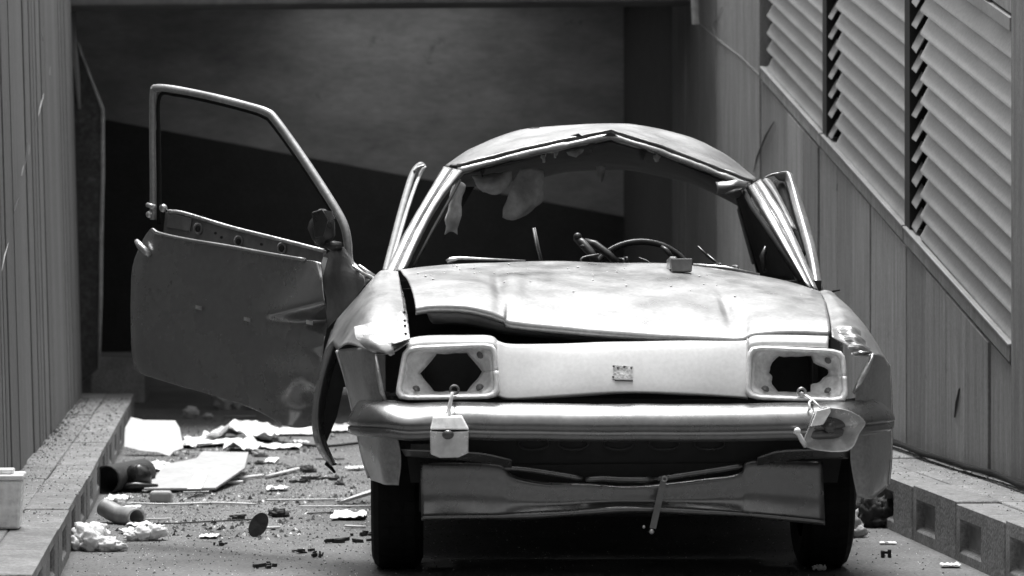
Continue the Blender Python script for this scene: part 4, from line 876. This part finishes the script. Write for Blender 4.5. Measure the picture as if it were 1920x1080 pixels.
# foam
def lump(name, parts, px, py, label, mt='foam', cat='foam', amp=.5):
    m = MB()
    for c, r, sq in parts: m.ball(c, r, sq, 26, 18, amp, 2.4)
    for q in m.v[:0]: pass
    m.v = [tuple(Vector(q) * (1 + .10 * noise.noise(Vector(q) * 60) + .06 * noise.noise(Vector(q) * 140))) for q in m.v]
    o = m.build(name, M[mt], smooth=True); put(o, px, py); return tag(o, label, cat)
lump('foam_chunk', [((-.05, 0, .04), .045, (1, 1, .9)), ((-.02, -.05, .03), .035, (1, 1, 1)), ((.03, -.05, .02), .035, (1.2, 1, .7)), ((.06, -.05, .016), .025, (1.4, 1, .6)), ((-.01, .03, .045), .035, (1, 1, 1)), ((-.075, -.03, .02), .03, (1, 1, .8))], 187, 1030, 'heap of torn white foam nearest the left kerb')
lump('foam_chunk', [((-.035, 0, .015), .022, (1.3, 1, .7)), ((.0, .01, .022), .03, (1.3, 1, .8)), ((.04, .02, .028), .03, (1.2, 1, .8)), ((.055, .03, .03), .02, (1, 1, 1))], 268, 1014, 'smaller strip of white foam right of the foam heap')
lump('foam_chunk', [((-.05, 0, .06), .07, (1, .8, 1)), ((.03, 0, .05), .06, (1.1, .8, 1)), ((.09, .02, .05), .05, (1, .8, .9))], 440, 768, 'pale crumbled chunk in the dark below the open door', 'card', 'rubble', .4)
lump('foam_chunk', [((0, 0, .03), .038, (1.1, .8, .9))], 358, 784, 'single pale stone left of the crumbled chunk', 'card', 'rubble', .4)
lump('foam_chunk', [((0, 0, .016), .022, (1.2, .8, .7))], 390, 786, 'tiny pale pebble between the stone and the crumbled chunk', 'card', 'rubble', .4)
# sticks
def stick(name, p0, p1, r, mt, label, cat='stick', mid=None, z=None):
    a, b = ground_pt(*p0), ground_pt(*p1); z = r if z is None else z; c = (a + b) / 2
    pts = [a - c, b - c] if not mid else [a - c] + [ground_pt(*q) - c for q in mid] + [b - c]
    for p in pts: p.z = z + random.uniform(0, .004)
    m = MB(); m.tube(crom(pts, 24) if mid else pts, r, 6, flat=.7); o = m.build(name, M[mt], smooth=True); o.location = (c.x, c.y, 0); return tag(o, label, cat)
stick('stick', (190, 944), (480, 949), .006, 'wood', 'long thin pale stick lying from the kerb to the dark disc', mid=[(300, 949), (400, 946)])
stick('stick', (500, 942), (650, 940), .006, 'wood', 'thin pale stick between the dark disc and the tyre')
stick('stick', (560, 953), (700, 952), .005, 'wood', 'thin pale stick just nearer than the other stick by the tyre')
stick('stick', (430, 904), (492, 896), .010, 'wood', 'pale wood strip in the middle of the grit')
stick('stick', (500, 898), (560, 884), .010, 'wood', 'pale wood strip pointing at the bent wheel arch')
stick('stick', (400, 910), (455, 908), .009, 'paper', 'short white strip right of the cardboard')
stick('stick', (540, 884), (580, 878), .008, 'black', 'charred twig at the tip of the pale wood strip', 'twig')
stick('stick', (255, 806), (352, 840), .012, 'pipe', 'dull bar lying from the plinth toward the papers', 'bar')
stick('hose', (340, 842), (672, 836), .010, 'rubber', 'thin black hose running under the papers to the wheel', 'hose', mid=[(420, 836), (480, 830), (560, 838), (610, 842)])
stick('stick', (225, 978), (480, 976), .004, 'black', 'thin dark wire past the elbow pipe', 'wire', mid=[(300, 984), (400, 980)])
stick('stick', (420, 784), (480, 783), .007, 'pipe', 'dull short rod in the shade below the door', 'rod')
o = MB().prism([(-.07, -.05, .0), (.08, .10, .035), (.09, .16, .045), (-.02, .04, .015)], (0, 0, .012)).build('plank', M['wood']); put(o, 672, 944, .004); tag(o, 'pale splintered plank leaning behind the front tyre', 'plank')
# dark disc standing on edge
m = MB(); n = 22
m.prism([(.030 * math.cos(a), 0, .046 * math.sin(a)) for a in np.linspace(0, 2 * math.pi, n, endpoint=False)], (0, .006, 0)); o = m.build('disc', M['black'], bevel=.0015); put(o, 485, 984, .040, rz=.2, rx=-.25, ry=math.radians(33)); tag(o, 'dark oval disc standing tilted on the asphalt', 'disc')
for px, py, w, lab in ((566, 1036, .055, 'black charred strip in the open asphalt left of the tyre'), (596, 1044, .024, 'small black crumb right of the charred strip'), (650, 1018, .10, 'long black splinter pointing at the front tyre'), (680, 1004, .05, 'black lump against the front tyre'), (495, 1064, .038, 'dark flake at the bottom of the picture'), (438, 974, .04, 'dark twig scrap left of the disc'), (596, 900, .08, 'dark soil heap right of the wood strips'), (540, 906, .07, 'dark soil heap behind the wood strips'), (410, 1022, .025, 'thin dark chip on the clean asphalt')):
    m = MB()
    for k in range(9):
        c = Vector((random.uniform(-w, w) * .8, random.uniform(-.03, .03), random.uniform(0, .004))); a = random.uniform(-.5, .5); L_ = random.uniform(.15, .5) * w; b_ = random.uniform(.003, .012)
        d_ = Vector((math.cos(a), math.sin(a), random.uniform(-.1, .25))); n_ = Vector((-math.sin(a), math.cos(a), 0))
        m.prism([c - d_ * L_ * .2, c + n_ * b_, c + d_ * L_, c + d_ * L_ * .4 - n_ * b_], (random.uniform(-.003, .003), 0, random.uniform(.004, .014)))
    o = m.build('charred_scrap', M['black']); put(o, px, py); tag(o, lab, 'debris', 'charred scraps on the ramp')
o = MB().prism([(-.06, 0, .0), (.045, .0, 0), (.05, .03, .045), (.02, .04, .05), (-.02, .03, .03)], (0, .012, 0)).build('metal_shard', M['dull']); put(o, 740, 1066); tag(o, 'grey metal shard lying against the front tyre', 'shard')
# torn scraps, splinters and clods, each placed beside a landmark of the rubble
ANCH = [('the large white sheet', 285, 852, 75), ('the pale cardboard sheet', 350, 905, 105), ('the crumpled paper ridge', 470, 832, 95), ('the elbow pipe', 236, 978, 55),
        ('the dark disc', 485, 970, 40), ('the tip of the bent wheel arch', 625, 884, 45), ('the pale wood strips', 500, 896, 70), ('the oval white scrap', 655, 966, 50)]
SIDE = [('left of', -1, 0), ('right of', 1, 0), ('just behind', -.2, -1), ('in front of', .2, 1)]
for ai, (an, ax, ay, ad) in enumerate(ANCH):
    for si, (sn, dx, dy) in enumerate(SIDE):
        px = ax + dx * ad + random.uniform(-6, 6); py = ay + dy * 24 + random.uniform(-3, 3); kx = (ai + si) % 3
        if not (205 < px < 690): continue
        w = random.uniform(.03, .09)
        if kx == 0:
            mt_ = 'paper' if si % 2 else 'card'
            paper('paper_scrap', px, py, w, w * random.uniform(.8, 2), .012, 60 + ai * 4 + si, 'small torn %s scrap %s %s' % ('white' if si % 2 else 'greyish', sn, an), 'paper', mt_, rz=random.uniform(-.6, .6), group='torn scraps among the rubble')
        elif kx == 1:
            sl_ = random.uniform(-.3, .3); L_ = random.uniform(12, 34); mt_ = ['black', 'wood'][si % 2]
            o = stick('splinter', (px - L_, py), (px + L_, py + L_ * sl_ * .3), random.uniform(.003, .007), mt_, 'short %s splinter lying %s %s' % (['charred', 'pale'][si % 2], sn, an), 'splinter'); o['group'] = 'splinters in the rubble'
        else:
            rr_ = random.uniform(.012, .028)
            o = lump('clod', [((0, 0, rr_ * .5), rr_, (1.3, 1, .7)), ((rr_ * .8, 0, rr_ * .3), rr_ * .6, (1.2, 1, .6))], px, py, 'small dark clod %s %s' % (sn, an), random.choice(['black', 'grit', 'pipe']), 'clod', .7); o['group'] = 'dark clods in the rubble'
# right hand bits
paper('chip', 1782, 1064, .06, .05, .008, 51, 'pale chip by the right kerb near the picture edge', 'chip')
paper('chip', 1536, 1072, .04, .04, .012, 53, 'white chip in front of the right front tyre', 'chip')
paper('chip', 1665, 1021, .055, .03, .004, 55, 'thin pale sliver by the right kerb', 'chip')
m = MB(); m.box((-.016, 0, 0), (-.005, .02, .022)); m.box((.006, 0, 0), (.016, .02, .026)); m.box((-.0155, .021, .01), (.0155, .03, .019)); o = m.build('clip', M['under'], bevel=.002); put(o, 1662, 1046); tag(o, 'small black clip standing below the pale sliver', 'clip')
lump('rubble', [((0, 0, .04), .05, (.9, .8, 1.1)), ((.03, -.02, .02), .03, (1, 1, .8))], 1590, 1006, 'pale rubble lump between right tyre and kerb', 'card', 'rubble', .4)
lump('rubble', [((0, 0, .05), .05, (1, .9, 1.1)), ((.05, 0, .06), .04, (1, 1, 1)), ((.02, -.02, .02), .03, (1.4, 1, .6))], 1635, 988, 'dark rubble lump against the right kerb', 'black', 'rubble', .5)
lump('rubble', [((0, 0, .04), .05, (1, 1, .8)), ((-.04, .05, .03), .04, (1, 1, .7))], 200, 745, 'dark rubble on the far end of the left kerb', 'black', 'rubble', .5).location.z = .15
# white box on left kerb
p = ground_pt(-10, 995, .15)
bx = empty('plastic_tub', (p.x, p.y, .1535), PHI, 'white plastic tub standing on the left kerb', 'tub')
MB().hexa([(-.07, 0, 0), (.073, 0, 0), (.073, .13, 0), (-.07, .13, 0), (-.075, -.003, .145), (.080, -.003, .145), (.080, .135, .145), (-.075, .135, .145)]).build('tub_body', M['lampw'], bx, bevel=.008)
MB().box((-.08, -.008, .146), (.085, .14, .162)).build('tub_lid', M['lampw'], bx, bevel=.005)
MB().box((-.03, .02, .1625), (.055, .08, .178)).build('lid_knob', M['lampw'], bx, bevel=.005)
# bracket lying on the bonnet
br = empty('bracket', (0, 0, 0), 0, 'small dark C shaped bracket lying on the rear of the bonnet', 'bracket')
p = Vector((OX, OY, 0)) + Matrix.Rotation(TH, 3, 'Z') @ cV(1278, 511, .93); br.location = p; br.rotation_euler = (-.18, 0, .12)
MB().hexa([(-.033, -.02, 0), (.030, -.02, 0), (.030, .0, 0), (-.033, .0, 0), (-.036, -.02, .042), (.033, -.02, .042), (.033, 0, .042), (-.036, 0, .042)]).build('front_plate', M['dull'], br, bevel=.003)
MB().box((-.036, .001, .012), (-.014, .07, .052)).build('side_plate', M['bare'], br, bevel=.004)
MB().box((-.013, .05, .03), (.025, .07, .054)).build('rear_plate', M['bare'], br, bevel=.004)

# ---- grit and broken glass strewn about
def scatter(name, m_, n, fn, rmin, rmax, label):
    m = MB()
    for k in range(n):
        p, kk = fn(); r = random.uniform(rmin, rmax) ** 1 * kk; a = random.uniform(0, 6.28)
        q = [Vector((math.cos(a + i * 2.1) * r * random.uniform(.6, 1.2), math.sin(a + i * 2.1) * r * random.uniform(.6, 1.2), 0)) + p for i in range(3)]
        q.append(p + Vector((random.uniform(-r, r) * .4, random.uniform(-r, r) * .4, r * random.uniform(.5, 1.1))))
        m.add(q, [(0, 1, 2), (0, 3, 1), (1, 3, 2), (2, 3, 0)])
    o = m.build(name, m_); tag(o, label, kind='stuff'); return o
def road():
    while True:
        s = random.uniform(9.0, 17.5); t = random.uniform(-.49, 2.25)
        w = math.exp(-((s - 12.6) / 1.9) ** 2) * math.exp(-((t + .1) / .7) ** 2) + .10
        if random.random() < w: return st(s, t, 0), 1
def kerbs():
    if random.random() < .6: return st(random.uniform(9.5, 16.6), -.75 + .25 * random.random() ** 1.5, .152), 1
    return st(random.uniform(9, 13.5), 2.62 - .3 * random.random() ** 2, .184), 1
scatter('dark_rubble', M['grit'], 9000, road, .0012, .0055, 'dark grit and crumbs strewn over the ramp')
def heap():
    while True:
        s = random.uniform(10.6, 16.5); t = random.uniform(-.49, .55); p = st(s, t, 0)
        if noise.noise(Vector((p.x * 3.1, p.y * 1.6, 2))) > .02: return p, 1
scatter('dark_rubble', M['grit'], 900, heap, .004, .014, 'coarser dark crumbs heaped among the papers')
def foot():
    s = random.uniform(10, 16.6); return st(s, -.765 + .05 * random.random() ** 2 if random.random() < .5 else -.75 + .22 * random.random(), .152), .5 + .6 * (s > 13)
scatter('dark_rubble', M['grit'], 700, foot, .002, .008, 'coarse dark crumbs along the foot of the left wall')
scatter('paper_crumbs', M['paper'], 260, heap, .003, .011, 'small white crumbs among the papers')
scatter('broken_glass', M['shard'], 7000, road, .0008, .0032, 'glittering broken glass strewn over the ramp')
scatter('dark_rubble', M['grit'], 1500, kerbs, .0012, .005, 'dark crumbs on the tops of the kerbs')
scatter('broken_glass', M['shard'], 1500, kerbs, .0008, .0032, 'glittering broken glass on the tops of the kerbs')
